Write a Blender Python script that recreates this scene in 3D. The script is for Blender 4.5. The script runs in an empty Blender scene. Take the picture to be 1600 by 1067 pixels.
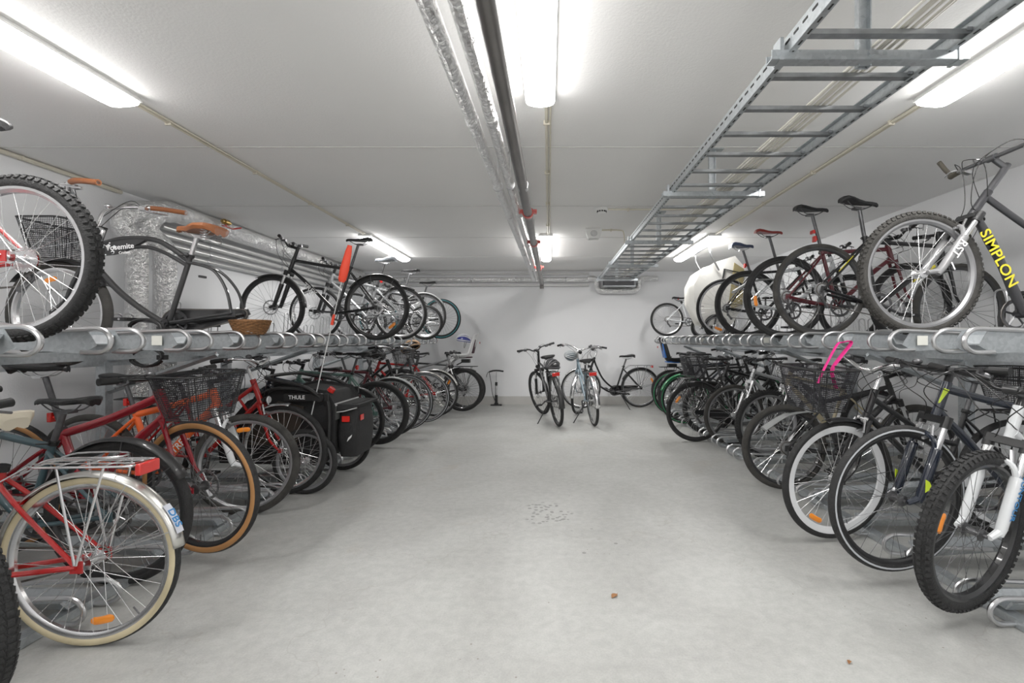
import bpy, math, random
from mathutils import Vector, Matrix
R_ = math.radians
PI = math.pi
rnd = random.Random(7)
SC = bpy.context.scene
COL = SC.collection
F = 740.0; VX = 858.0; VY = 531.0; H = 1.18      # focal length in px, vanishing point, eye height
def wx(px, Y): return (px - VX) / F * Y
def wz(py, Y): return H + (VY - py) / F * Y
V = Vector

# ------------------------------------------------------------------ materials
MATS = {}
def nodes(name):
    m = bpy.data.materials.new(name); m.use_nodes = True
    nt = m.node_tree
    return m, nt, nt.nodes['Principled BSDF']
def mat(name, col=(.5, .5, .5), rough=.5, metal=0.0, var=.0, vscale=8.0, bump=0.0, bscale=40.0, coat=0.0, emit=None, es=1.0):
    if name in MATS: return MATS[name]
    m, nt, b = nodes(name)
    N, L = nt.nodes, nt.links
    b.inputs['Base Color'].default_value = (*col, 1)
    b.inputs['Roughness'].default_value = rough
    b.inputs['Metallic'].default_value = metal
    b.inputs['Coat Weight'].default_value = coat
    tc = N.new('ShaderNodeTexCoord')
    if var > 0:
        nz = N.new('ShaderNodeTexNoise'); nz.inputs['Scale'].default_value = vscale; nz.inputs['Detail'].default_value = 5
        L.new(tc.outputs['Object'], nz.inputs['Vector'])
        cr = N.new('ShaderNodeValToRGB')
        cr.color_ramp.elements[0].position = .3; cr.color_ramp.elements[1].position = .7
        cr.color_ramp.elements[0].color = (*[max(0, c * (1 - var)) for c in col], 1)
        cr.color_ramp.elements[1].color = (*[min(1, c * (1 + var)) for c in col], 1)
        L.new(nz.outputs['Fac'], cr.inputs['Fac']); L.new(cr.outputs['Color'], b.inputs['Base Color'])
    if bump > 0:
        n2 = N.new('ShaderNodeTexNoise'); n2.inputs['Scale'].default_value = bscale; n2.inputs['Detail'].default_value = 4
        L.new(tc.outputs['Object'], n2.inputs['Vector'])
        bp = N.new('ShaderNodeBump'); bp.inputs['Strength'].default_value = bump; bp.inputs['Distance'].default_value = .01
        L.new(n2.outputs['Fac'], bp.inputs['Height']); L.new(bp.outputs['Normal'], b.inputs['Normal'])
    if emit:
        b.inputs['Emission Color'].default_value = (*emit, 1); b.inputs['Emission Strength'].default_value = es
    MATS[name] = m
    return m
def rubber(): return mat('tyre_rubber', (.013, .013, .0135), .75, var=.35, vscale=25, bump=.5, bscale=160)
def rubber_dusty(): return mat('dusty_tyre_rubber', (.036, .034, .031), .85, var=.35, vscale=14, bump=.5, bscale=160)
def silver(): return mat('polished_aluminium', (.72, .72, .73), .25, 1.0, var=.06)
def steel(): return mat('brushed_steel', (.6, .6, .61), .32, 1.0, var=.08)
def dark_metal(): return mat('dark_steel', (.12, .12, .125), .38, .8, var=.2, vscale=30)
def black(): return mat('black_paint', (.006, .006, .007), .28, coat=.2)
def plastic(): return mat('black_plastic', (.009, .009, .0095), .5)
def foam(): return mat('black_leather', (.010, .010, .011), .42, bump=.2, bscale=90)
def red_lens(): return mat('red_lens', (.65, .02, .015), .18, coat=.6)
def amber(): return mat('amber_reflector', (.95, .28, .02), .3, coat=.4)
def paint(name, col, rough=.28, metal=.0): return mat(name, col, rough, metal, coat=.5)
def galv():
    if 'galvanised' in MATS: return MATS['galvanised']
    m, nt, b = nodes('galvanised'); N, L = nt.nodes, nt.links
    tc = N.new('ShaderNodeTexCoord'); vo = N.new('ShaderNodeTexVoronoi'); vo.inputs['Scale'].default_value = 70
    L.new(tc.outputs['Object'], vo.inputs['Vector'])
    cr = N.new('ShaderNodeValToRGB'); cr.color_ramp.elements[0].color = (.42, .45, .47, 1); cr.color_ramp.elements[1].color = (.56, .59, .61, 1)
    L.new(vo.outputs['Color'], cr.inputs['Fac']); L.new(cr.outputs['Color'], b.inputs['Base Color'])
    b.inputs['Metallic'].default_value = .75; b.inputs['Roughness'].default_value = .42
    MATS['galvanised'] = m; return m
def foil():
    if 'foil' in MATS: return MATS['foil']
    m, nt, b = nodes('foil'); N, L = nt.nodes, nt.links
    b.inputs['Base Color'].default_value = (.9, .9, .9, 1); b.inputs['Metallic'].default_value = .95; b.inputs['Roughness'].default_value = .2
    tc = N.new('ShaderNodeTexCoord')
    n1 = N.new('ShaderNodeTexNoise'); n1.inputs['Scale'].default_value = 26; n1.inputs['Detail'].default_value = 5; n1.inputs['Distortion'].default_value = 1.5
    L.new(tc.outputs['Object'], n1.inputs['Vector'])
    bp = N.new('ShaderNodeBump'); bp.inputs['Strength'].default_value = 1.0; bp.inputs['Distance'].default_value = .03
    L.new(n1.outputs['Fac'], bp.inputs['Height']); L.new(bp.outputs['Normal'], b.inputs['Normal'])
    MATS['foil'] = m; return m
def mesh_wire(name='basket_wire_mesh', col=(.02, .02, .025), pitch=.011, solid=.27):
    if name in MATS: return MATS[name]
    m, nt, b = nodes(name); N, L = nt.nodes, nt.links
    b.inputs['Base Color'].default_value = (*col, 1); b.inputs['Roughness'].default_value = .4; b.inputs['Metallic'].default_value = .3
    tc = N.new('ShaderNodeTexCoord'); sp = N.new('ShaderNodeSeparateXYZ'); L.new(tc.outputs['UV'], sp.inputs[0])
    outs = []
    for ax in ('X', 'Y'):
        d = N.new('ShaderNodeMath'); d.operation = 'DIVIDE'; d.inputs[1].default_value = pitch; L.new(sp.outputs[ax], d.inputs[0])
        f = N.new('ShaderNodeMath'); f.operation = 'FRACT'; L.new(d.outputs[0], f.inputs[0])
        g = N.new('ShaderNodeMath'); g.operation = 'LESS_THAN'; g.inputs[1].default_value = solid; L.new(f.outputs[0], g.inputs[0])
        outs.append(g)
    mx = N.new('ShaderNodeMath'); mx.operation = 'MAXIMUM'; L.new(outs[0].outputs[0], mx.inputs[0]); L.new(outs[1].outputs[0], mx.inputs[1])
    L.new(mx.outputs[0], b.inputs['Alpha'])
    MATS[name] = m; return m

# ------------------------------------------------------------------ mesh builder
class MB:
    def __init__(s): s.v = []; s.f = []; s.m = []; s.uv = None
    def add(s, vs, fs, mi=0):
        n = len(s.v); s.v += [tuple(p) for p in vs]
        for f in fs: s.f.append(tuple(n + i for i in f)); s.m.append(mi)
    def tube(s, pts, r, seg=8, mi=0, closed=False, caps=True, flat=1.0, up=None):
        pts = [V(p) for p in pts]; n = len(pts)
        if not isinstance(r, (list, tuple)): r = [r] * n
        ref = up or V((0, 0, 1)); rings = []; px = None
        for i, p in enumerate(pts):
            if closed: t = pts[(i + 1) % n] - pts[i - 1]
            else: t = pts[min(i + 1, n - 1)] - pts[max(i - 1, 0)]
            if t.length < 1e-9: t = V((0, 0, 1))
            t.normalize()
            if px is None:
                a = ref if abs(t.dot(ref)) < .95 else V((1, 0, 0))
                x = (a - t * a.dot(t)).normalized()
            else:
                x = px - t * px.dot(t)
                x = x.normalized() if x.length > 1e-6 else px
            px = x; y = t.cross(x)
            rings.append([p + x * math.cos(2 * PI * k / seg) * r[i] + y * math.sin(2 * PI * k / seg) * r[i] * flat for k in range(seg)])
        vs = [q for ring in rings for q in ring]; fs = []
        for i in range(n if closed else n - 1):
            j = (i + 1) % n
            for k in range(seg):
                fs.append((i * seg + k, i * seg + (k + 1) % seg, j * seg + (k + 1) % seg, j * seg + k))
        if caps and not closed:
            fs.append(tuple(range(seg - 1, -1, -1))); fs.append(tuple((n - 1) * seg + k for k in range(seg)))
        s.add(vs, fs, mi); return s
    def cyl(s, a, b, r, r2=None, seg=10, mi=0): return s.tube([a, b], [r, r if r2 is None else r2], seg, mi)
    def box(s, c, d, mi=0, rot=None):
        c = V(c); hx, hy, hz = d[0] / 2, d[1] / 2, d[2] / 2
        vs = [V((x, y, z)) for x in (-hx, hx) for y in (-hy, hy) for z in (-hz, hz)]
        if rot is not None: vs = [rot @ q for q in vs]
        s.add([q + c for q in vs], [(0, 1, 3, 2), (4, 6, 7, 5), (0, 4, 5, 1), (2, 3, 7, 6), (0, 2, 6, 4), (1, 5, 7, 3)], mi); return s
    def lathe(s, prof, seg=40, mi=0, axis='y', c=(0, 0, 0), closed=True, mis=None, a0=0, a1=2 * PI):
        c = V(c); n = len(prof); full = abs(a1 - a0 - 2 * PI) < 1e-6
        cnt = seg if full else seg + 1; vs = []
        for i in range(cnt):
            a = a0 + (a1 - a0) * i / seg
            ca, sa = math.cos(a), math.sin(a)
            for (r, h) in prof:
                if axis == 'y': vs.append(c + V((r * ca, h, r * sa)))
                elif axis == 'z': vs.append(c + V((r * ca, r * sa, h)))
                else: vs.append(c + V((h, r * ca, r * sa)))
        m0 = len(s.v); s.v += [tuple(p) for p in vs]
        for i in range(seg):
            j = (i + 1) % cnt
            for k in range(n if closed else n - 1):
                l = (k + 1) % n
                s.f.append((m0 + i * n + k, m0 + i * n + l, m0 + j * n + l, m0 + j * n + k)); s.m.append(mis[k] if mis else mi)
        return s
    def prism(s, poly, y0, y1, mi=0, plane='xz'):
        n = len(poly)
        def P(a, b, t): return (a, t, b) if plane == 'xz' else ((t, a, b) if plane == 'yz' else (a, b, t))
        vs = [P(a, b, y0) for a, b in poly] + [P(a, b, y1) for a, b in poly]
        fs = [tuple(range(n)), tuple(range(2 * n - 1, n - 1, -1))] + [(i, (i + 1) % n, n + (i + 1) % n, n + i) for i in range(n)]
        s.add(vs, fs, mi); return s
    def grid(s, fn, nu, nv, mi=0, cu=False, cv=False):
        vs = [fn(i / nu, j / nv) for i in range(nu + 1) for j in range(nv + 1)]
        fs = [(i * (nv + 1) + j, (i + 1) * (nv + 1) + j, (i + 1) * (nv + 1) + j + 1, i * (nv + 1) + j + 1) for i in range(nu) for j in range(nv)]
        s.add(vs, fs, mi); return s
    def ball(s, c, r, mi=0, seg=10, n=7):
        c = V(c); rx, ry, rz = r if isinstance(r, (tuple, list)) else (r, r, r)
        return s.grid(lambda u, v: c + V((rx * math.sin(PI * v) * math.cos(2 * PI * u), ry * math.sin(PI * v) * math.sin(2 * PI * u), rz * math.cos(PI * v))), seg, n, mi)
    def xf(s, M):
        s.v = [tuple(M @ V(p)) for p in s.v]; return s
    def mesh(s, name, mats, smooth=True, ang=38):
        me = bpy.data.meshes.new(name); me.from_pydata(s.v, [], s.f)
        for m in (mats if isinstance(mats, (list, tuple)) else [mats]): me.materials.append(m)
        me.polygons.foreach_set('material_index', s.m)
        me.update()
        if smooth:
            me.polygons.foreach_set('use_smooth', [True] * len(me.polygons))
            me.set_sharp_from_angle(angle=R_(ang))
        return me
    def obj(s, name, mats, parent=None, smooth=True, ang=38, loc=None):
        return link(name, s.mesh(name, mats, smooth, ang), parent, loc)
def link(name, me, parent=None, loc=None):
    o = bpy.data.objects.new(name, me); COL.objects.link(o)
    if parent is not None: o.parent = parent
    if loc is not None: o.location = loc
    return o
def tag(o, label, cat, group=None):
    o['label'] = label; o['category'] = cat
    if group: o['group'] = group
    return o
def thing(name, label, cat, loc=(0, 0, 0), group=None):
    o = link(name, None, None, loc); o.empty_display_size = .1
    return tag(o, label, cat, group)
def struct(name, mb, m, smooth=False):
    o = mb.obj(name, m, None, smooth); o['kind'] = 'structure'; return o
def spline(pts, n=6):
    pts = [V(p) for p in pts]; out = []
    for i in range(len(pts) - 1):
        p0 = pts[max(i - 1, 0)]; p1 = pts[i]; p2 = pts[i + 1]; p3 = pts[min(i + 2, len(pts) - 1)]
        for k in range(n):
            t = k / n
            out.append(.5 * ((2 * p1) + (-p0 + p2) * t + (2 * p0 - 5 * p1 + 4 * p2 - p3) * t * t + (-p0 + 3 * p1 - 3 * p2 + p3) * t ** 3))
    out.append(pts[-1]); return out
def ring(c, r, n=20, plane='xz'):
    c = V(c)
    if plane == 'xz': return [c + V((r * math.cos(2 * PI * k / n), 0, r * math.sin(2 * PI * k / n))) for k in range(n)]
    return [c + V((r * math.cos(2 * PI * k / n), r * math.sin(2 * PI * k / n), 0)) for k in range(n)]
def lettering(name, txt, size, origin, dx, dy, m, parent, off=.001):
    cu = bpy.data.curves.new('t', 'FONT'); cu.body = txt; cu.size = size; cu.align_x = 'CENTER'; cu.align_y = 'CENTER'; cu.extrude = .0006; cu.resolution_u = 3; cu.offset = size * .012
    to = bpy.data.objects.new('t', cu); COL.objects.link(to)
    dg = bpy.context.evaluated_depsgraph_get()
    me = bpy.data.meshes.new_from_object(to.evaluated_get(dg))
    bpy.data.objects.remove(to)
    dx = V(dx).normalized(); dy = V(dy); dy = (dy - dx * dy.dot(dx)).normalized(); dz = dx.cross(dy)
    M = Matrix((dx, dy, dz)).transposed().to_4x4(); M.translation = V(origin) + dz * off
    me.transform(M); me.materials.clear(); me.materials.append(m)
    return link(name, me, parent)

# ------------------------------------------------------------------ wheels
WC = {}
def wheel_meshes(R, tw, kind, side, rim, spk, seg=64, d=.018):
    key = (R, tw, kind, side, rim, spk, d)
    if key in WC: return WC[key]
    th = tw * (1.0 if kind != 'road' else .9)
    mats = [rubber() if kind not in ('dusty', 'knob_dusty') else rubber_dusty(),
            {'tan': mat('tan_sidewall', (.42, .2, .07), .6), 'cream': mat('cream_sidewall', (.55, .47, .30), .6, var=.15), 'white': mat('white_sidewall', (.7, .7, .68), .5),
             'reflex': mat('reflective_sidewall', (.5, .52, .55), .35), 'teal': mat('teal_sidewall', (.03, .25, .28), .5), 'green': mat('green_sidewall', (.02, .28, .1), .5),
             'none': plastic()}[side]]
    prof = []; mis = []
    cr = R - th / 2
    n = 14
    for k in range(n):
        a = -PI * .80 + 2 * PI * .80 * k / (n - 1)
        prof.append((cr + th / 2 * math.cos(a), tw / 2 * math.sin(a)))
        aa = abs(a + PI * .80 / (n - 1)) / PI
        if side == 'reflex': on = .43 < aa < .56
        elif side in ('tan', 'cream', 'white'): on = aa > .36
        else: on = .38 < aa < .60
        mis.append(1 if (side != 'none' and on) else 0)
    mis[-1] = 0
    t = MB().lathe(prof, seg, closed=True, mis=mis)
    if kind.startswith('knob'):
        nl = 72
        for k in range(nl):
            for (lat, w2) in ((-.42, .30), (.42, .30), (0, .28)):
                a = 2 * PI * (k + (.5 if lat == 0 else 0)) / nl
                ang = lat * 2.1
                rr = cr + (th / 2 + .002) * math.cos(ang); yy = (tw / 2 + .002) * math.sin(ang)
                nrm = V((math.cos(ang) * math.cos(a), math.sin(ang), math.cos(ang) * math.sin(a)))
                tan = V((-math.sin(a), 0, math.cos(a))); lt = nrm.cross(tan)
                rot = Matrix((tan, lt, nrm)).transposed()
                t.box(V((rr * math.cos(a), yy, rr * math.sin(a))), (2 * PI * R / nl * .56, tw * w2, .007), 0, rot)
    elif kind == 'tread':
        nl = 90
        for k in range(nl):
            for lat in (-.33, .33, 0):
                a = 2 * PI * (k + (.5 if lat == 0 else 0)) / nl
                ang = lat * 2.3
                rr = cr + th / 2 * math.cos(ang); yy = tw / 2 * math.sin(ang)
                nrm = V((math.cos(ang) * math.cos(a), math.sin(ang), math.cos(ang) * math.sin(a)))
                tan = V((-math.sin(a), (.5 if lat > 0 else -.5) if lat else 0, math.cos(a))); tan = (tan - nrm * tan.dot(nrm)).normalized(); lt = nrm.cross(tan)
                t.box(V((rr * math.cos(a), yy, rr * math.sin(a))), (2 * PI * R / nl * .66, tw * .30, .004), 0, Matrix((tan, lt, nrm)).transposed())
    tyre = t.mesh('tire', mats)
    ir = R - th * .92
    rw = max(.011, tw * .36)
    rm = {'silver': silver(), 'black': paint('black_rim', (.014, .014, .015), .3), 'white': paint('white_rim', (.75, .76, .78), .3, 0), 'grey': mat('grey_rim', (.32, .32, .33), .35, .8)}[rim]
    rmb = MB().lathe([(ir + .005, -rw), (ir + .005, rw), (ir - .006, rw), (ir - d, rw * .45), (ir - d, -rw * .45), (ir - .006, -rw)], seg)
    va = 1.1
    rmb.cyl((math.cos(va) * (ir - d), 0, math.sin(va) * (ir - d)), (math.cos(va) * (ir - d - .035), 0, math.sin(va) * (ir - d - .035)), .003, seg=6, mi=1)
    rimm = rmb.mesh('rim', [rm, dark_metal()])
    sb = MB(); ns = 32 if R > .28 else 24
    for k in range(ns):
        sgn = 1 if k % 2 else -1
        a = 2 * PI * k / ns; q = 1 if (k // 2) % 2 else -1
        ha = a + q * R_(62)
        p0 = V((.021 * math.cos(ha), sgn * .028, .021 * math.sin(ha))); p1 = V(((ir - d) * math.cos(a), 0, (ir - d) * math.sin(a)))
        sb.tube([p0, p1], .00115, 4, caps=False)
    spokes = sb.mesh('spokes', {'silver': silver(), 'black': dark_metal()}[spk])
    hb = MB().lathe([(.0, -.05), (.008, -.05), (.008, -.036), (.026, -.032), (.026, -.027), (.013, -.022), (.013, .022), (.026, .027), (.026, .032), (.008, .036), (.008, .05), (0, .05)], 16, closed=False)
    hub = hb.mesh('hub', silver() if spk == 'silver' else dark_metal())
    WC[key] = (tyre, rimm, spokes, hub); return WC[key]
def gear(mb, c, r, teeth, w, mi=0, inner=.4):
    c = V(c); ri = r * inner; n = teeth * 2
    vs = []
    for yy in (-w / 2, w / 2):
        for k in range(n):
            a = 2 * PI * k / n; q = r if k % 2 else r * (1 - .9 / teeth * 2)
            vs.append(c + V((q * math.cos(a), yy, q * math.sin(a))))
        for k in range(n):
            a = 2 * PI * k / n; vs.append(c + V((ri * math.cos(a), yy, ri * math.sin(a))))
    fs = []
    for k in range(n):
        l = (k + 1) % n
        fs += [(k, l, n + l, n + k), (2 * n + k, 3 * n + k, 3 * n + l, 2 * n + l), (k, 2 * n + k, 2 * n + l, l), (n + k, n + l, 3 * n + l, 3 * n + k)]
    mb.add(vs, fs, mi)
SHARED = {}
def shared(key, fn):
    if key not in SHARED: SHARED[key] = fn()
    return SHARED[key]
def disc_mesh():
    mb = MB()
    mb.lathe([(.080, -.001), (.080, .001), (.066, .001), (.066, -.001)], 40)
    for k in range(12):
        a = 2 * PI * k / 12
        mb.box((.073 * math.cos(a), 0, .073 * math.sin(a)), (.016, .004, .004), 1, Matrix.Rotation(-a, 3, 'Y'))
    for k in range(6):
        a = 2 * PI * k / 6
        mb.tube([(.022 * math.cos(a), 0, .022 * math.sin(a)), (.068 * math.cos(a + .35), 0, .068 * math.sin(a + .35))], .0035, 4)
    mb.lathe([(.024, -.002), (.024, .002), (.012, .002), (.012, -.002)], 16)
    return mb.mesh('brake_disc', [steel(), dark_metal()])
def cassette_mesh():
    mb = MB()
    for i, r in enumerate((.055, .049, .044, .039, .034, .029, .025)): gear(mb, (0, -.026 - i * .0042, 0), r, 20 - i, .002)
    return mb.mesh('cassette', steel())
def saddle_mesh(kind):
    mb = MB()
    W = {'sport': [(0, .050, .012), (.06, .068, .014), (.2, .070, .008), (.4, .052, .0), (.6, .030, -.002), (.8, .022, 0), (.94, .019, -.002), (1, .010, -.01)],
         'comfort': [(0, .075, .02), (.08, .098, .024), (.28, .102, .016), (.48, .075, .004), (.65, .042, 0), (.82, .03, 0), (.95, .024, -.003), (1, .012, -.012)],
         'cruiser': [(0, .095, .016), (.08, .118, .02), (.3, .125, .014), (.5, .095, .004), (.68, .05, 0), (.84, .034, 0), (.95, .027, -.003), (1, .012, -.012)]}[kind]
    L = .27 if kind == 'sport' else .26; dep = .035 if kind == 'sport' else (.055 if kind == 'comfort' else .06)
    rings = []
    for t, hw, z in [(0, .03 if kind == 'sport' else .05, 0)] + W:
        x = -.13 + L * t if t > 0 or hw > .04 else -.13 - .008
        if (t, hw, z) == (0, .03 if kind == 'sport' else .05, 0): x = -.13 - .01
        dd = dep * (1 - .45 * t); rg = []
        for k in range(14):
            a = 2 * PI * k / 14
            ys = math.sin(a); zs = math.cos(a)
            rg.append((x, hw * (abs(ys) ** .8) * (1 if ys > 0 else -1), z + (zs * .012 if zs > 0 else zs * dd * (abs(ys) * .6 + .4))))
        rings.append(rg)
    n = 14; vs = [p for r in rings for p in r]; fs = []
    for i in range(len(rings) - 1):
        for k in range(n): fs.append((i * n + k, i * n + (k + 1) % n, (i + 1) * n + (k + 1) % n, (i + 1) * n + k))
    fs.append(tuple(range(n))); fs.append(tuple((len(rings) - 1) * n + k for k in range(n - 1, -1, -1)))
    mb.add(vs, fs)
    return mb
def pedal_mesh():
    mb = MB(); mb.cyl((0, 0, 0), (0, .1, 0), .007, seg=6, mi=1)
    for x in (-.036, .036): mb.box((x, .055, 0), (.016, .085, .02))
    for y in (.018, .094): mb.box((0, y, 0), (.07, .01, .02))
    return mb.mesh('pedal', [plastic(), steel()])

# ------------------------------------------------------------------ bicycle
class Bike: pass
BIKES = {}
def bike(key, label, anchor, px, Y, zb, yaw, pitch=0, lean=0, steer=0, group=None, cat='bicycle', **s):
    g = s.get
    R = g('R', .345); tw = g('tw', .04); wb = g('wb', 1.05); style = g('style', 'diamond')
    sc = R / .345 if g('kid') else 1.0
    vis = -1 if math.cos(R_(yaw)) > 0 else 1               # the side turned to the aisle view
    name = {'kids': 'kids_bicycle', 'ebike': 'electric_bicycle', 'city': 'city_bicycle', 'swan': 'city_bicycle', 'step': 'city_bicycle', 'cruiser': 'cruiser_bicycle', 'mtb': 'mountain_bicycle', 'road': 'road_bicycle'}.get(g('kname', style), 'bicycle')
    root = thing(name, label, cat, group=group)
    ra = V((-wb / 2, 0, R)); fa = V((wb / 2, 0, R))
    cs = g('cs', .44) * sc; drop = g('drop', .055) * sc
    bb = V((ra.x + math.sqrt(cs * cs - drop * drop), 0, R - drop))
    u = V((-math.cos(R_(g('ha', 70.5))), 0, math.sin(R_(g('ha', 70.5))))); nf = V((u.z, 0, -u.x))
    susp = g('fork') == 'susp'
    p0 = fa - nf * .045
    hb = p0 + u * (R + (.085 if susp else .045) * sc)
    hl = g('hl', .19 if style in ('city', 'swan', 'step') else .13) * sc
    ht = hb + u * hl
    su = V((-math.cos(R_(72)), 0, math.sin(R_(72))))
    stl = g('stl', {'diamond': .50, 'mtb': .42, 'city': .47, 'swan': .44, 'step': .46, 'cruiser': .40, 'road': .52}[style]) * sc
    scp = bb + su * stl
    sh = g('sh', .68) * sc; sp = bb + su * sh + V((g('sx', 0), 0, 0))
    S = Matrix.Translation(hb) @ Matrix.Rotation(R_(steer), 4, u) @ Matrix.Translation(-hb)
    M = Matrix.Rotation(R_(yaw), 4, 'Z') @ Matrix.Rotation(-R_(pitch), 4, 'Y') @ Matrix.Rotation(R_(lean), 4, 'X')
    loc = (S @ fa) if anchor == 'f' else ra
    target = V((wx(px, Y), Y, zb + R)) if 'X' not in s else V((s['X'], Y, zb + R))
    root.matrix_basis = Matrix.Translation(target - (M.to_3x3() @ loc)) @ M
    fc = g('col', black()); fc2 = g('col2', fc)
    sl, sr = [], []
    def P(o, st=False):
        o.parent = root
        if st: o.matrix_basis = S @ o.matrix_basis
        return o
    # frame
    k = g('tk', 1.0) * (.85 if g('kid') else 1)
    mb = MB()
    rs = .0155 * k; rd = {'mtb': .023, 'ebike': .03}.get(g('kname', style), .018) * k; rt = .016 * k
    mb.tube([hb - u * .004, ht + u * .004], [.021 * k, .021 * k], 14)
    mb.lathe([(0, -.036), (.021, -.036), (.021, .036), (0, .036)], 14, c=bb, closed=False)
    mb.tube([bb, scp + su * .02], rs, 12)
    ssb = scp - su * .03
    if style in ('diamond', 'road'):
        mb.tube([scp - su * .015, ht - u * .03], rt, 12); mb.tube([bb, hb + u * .03], rd, 12)
    elif style == 'mtb':
        a, b = scp - su * .01, ht - u * .03
        mid = (a + b) / 2 + V((0, 0, -.005 + g('tt', .0)))
        mb.tube(spline([a, mid, b]), rt * 1.1, 12, flat=.85)
        a, b = bb, hb + u * .02
        mb.tube(spline([a, a.lerp(b, .6) + V((-.0, 0, .018)), b], 8), [rd * (1 - .1 * math.cos(i)) for i in range(17)], 12)
    elif style == 'city':
        mb.tube([bb + su * .19 * sc, ht - u * .045], rt, 12); mb.tube([bb, hb + u * .03], rd, 12)
        ssb = scp - su * .04
    elif style == 'step':
        a, b = bb + su * .27 * sc, ht - u * .05
        mb.tube(spline([a, a.lerp(b, .35) + V((0, 0, -.035)), b]), rt, 12); mb.tube([bb, hb + u * .02], rd, 12)
        mb.tube([a.lerp(b, .72), bb.lerp(hb, .80)], .010, 8)
    elif style == 'swan':
        a, b = bb + su * .10, ht - u * .03
        for dz, rr in ((0, rt), (-.0, 0)):
            if rr: mb.tube(spline([a, a + V((.10, 0, -.02)), a.lerp(b, .55) + V((.03, 0, -.13)), a.lerp(b, .85) + V((.02, 0, -.05)), b], 7), rr, 12)
        a, b = bb, hb + u * .01
        mb.tube(spline([a, a + V((.12, 0, -.005)), a.lerp(b, .6) + V((.055, 0, -.12)), a.lerp(b, .88) + V((.02, 0, -.05)), b], 7), rd * .9, 12)
    elif style == 'cruiser':
        a, b = scp - su * .02, ht - u * .025
        mb.tube(spline([a, a.lerp(b, .33) + V((0, 0, .095)), a.lerp(b, .7) + V((0, 0, .075)), b], 8), rt, 12)
        a2, b2 = bb, hb + u * .01
        mb.tube(spline([a2, a2 + V((.09, 0, .03)), a2.lerp(b2, .6) + V((.0, 0, -.055)), b2], 8), rd, 12)
        c2 = scp.lerp(bb, .12)
        mb.tube(spline([c2, a.lerp(b, .45) + V((0, 0, .045)), hb + u * .045], 8), .012, 10)
    for y in (-1, 1):
        o = V((0, y * .062, 0)); i = V((0, y * .028, 0))
        mb.tube(spline([bb + i + V((-.03, 0, 0)), bb.lerp(ra, .45) + V((0, y * .042, -.004)), ra + o], 5), .0105 * k, 8)
        if style == 'cruiser':
            mb.tube(spline([ssb + V((0, y * .014, 0)), ssb + V((-.17, y * .03, -.05)), ra + V((.04, y * .055, R * .45)), ra + o], 7), .009 * k, 8)
        else: mb.tube(spline([ssb + V((0, y * .016, 0)), ssb.lerp(ra, .38) + V((0, y * .042, 0)), ra + o], 4), .0085 * k, 8)
        mb.box(ra + V((0, y * .062, .0)), (.045, .005, .045))
    mb.box(ssb.lerp(ra, .28) , (.014, .055, .014))
    fr = P(mb.obj('frame', fc))
    if g('kname') == 'ebike':
        d = (hb - bb).normalized(); q = V((d.z, 0, -d.x)) * -1
        b2 = MB(); c = bb.lerp(hb, .5) - q * 0
        rot = Matrix((d, V((0, 1, 0)), d.cross(V((0, 1, 0))))).transposed()
        b2.box(c + d.cross(V((0, 1, 0))) * .0, ((hb - bb).length * .68, .075, .085), 0, rot)
        P(b2.obj('battery', plastic()))
    if g('text'):
        t, tcol, tsz = s['text']
        d = (hb - bb).normalized(); c = bb.lerp(hb, g('tpos', .58)); r0 = rd * 1.02 if g('kname') != 'ebike' else .039
        dx = d if vis < 0 else -d
        if g('tflip'): dx = -dx
        lettering('lettering', t, tsz, c + V((0, vis * r0, 0)), dx, V((0, vis, 0)).cross(dx), tcol, root)
    if g('accent'):
        ac = MB(); d = hb - bb
        ac.tube([bb + d * .55, bb + d * .86], rd * 1.06, 12); ac.tube([ssb.lerp(ra, .3) + V((0, vis * .028, 0)), ssb.lerp(ra, .62) + V((0, vis * .04, 0))], .0105, 8)
        P(ac.obj('frame_decal', s['accent']))
    # fork
    fm = g('forkcol', fc); fk = MB()
    lw = .05
    if susp:
        cw = .062
        fk.box(hb - u * .02, (.045, cw * 2 + .01, .03), 1, Matrix.Rotation(R_(-19), 3, 'Y'))
        for y in (-1, 1):
            fk.tube([hb - u * .0 + V((0, y * cw, 0)), hb - u * .055 + V((0, y * cw, 0))], .021, 10, 1)
            e = p0 + u * .02 + V((0, y * cw, 0))
            fk.tube([hb - u * .155 + V((0, y * cw, 0)), hb - u * .165 + V((0, y * cw, 0)), e + u * .03, e], [.021, .023, .020, .015], 10, 0)
            fk.tube([e + u * .02, fa + V((0, y * (cw - .006), 0))], [.016, .012], 8, 0)
        arch = [hb - u * .17 + V((0, -cw, 0)), hb - u * .115 + nf * .03 + V((0, -cw * .8, 0)), hb - u * .10 + nf * .035, hb - u * .115 + nf * .03 + V((0, cw * .8, 0)), hb - u * .17 + V((0, cw, 0))]
        fk.tube(spline(arch, 4), .011, 8, 0)
        fo = P(fk.obj('fork', [fm, g('crown', plastic())]), True)
        for y in (-1, 1):
            so = MB().tube([hb - u * .05 + V((0, y * cw, 0)), hb - u * .16 + V((0, y * cw, 0))], .0145, 10).obj('stanchion', silver()); so.parent = fo
        if g('ftext'):
            t, tc_, sz = s['ftext']; c = p0 + u * (R * .55) + V((0, vis * (cw + .0225), 0))
            dx = -u if vis > 0 else u
            o = lettering('lettering', t, sz, c, dx, V((0, vis, 0)).cross(dx), tc_, None); o.parent = fo
    else:
        fk.box(hb - u * .012, (.035, .08, .026), 0, Matrix.Rotation(R_(-19), 3, 'Y'))
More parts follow.
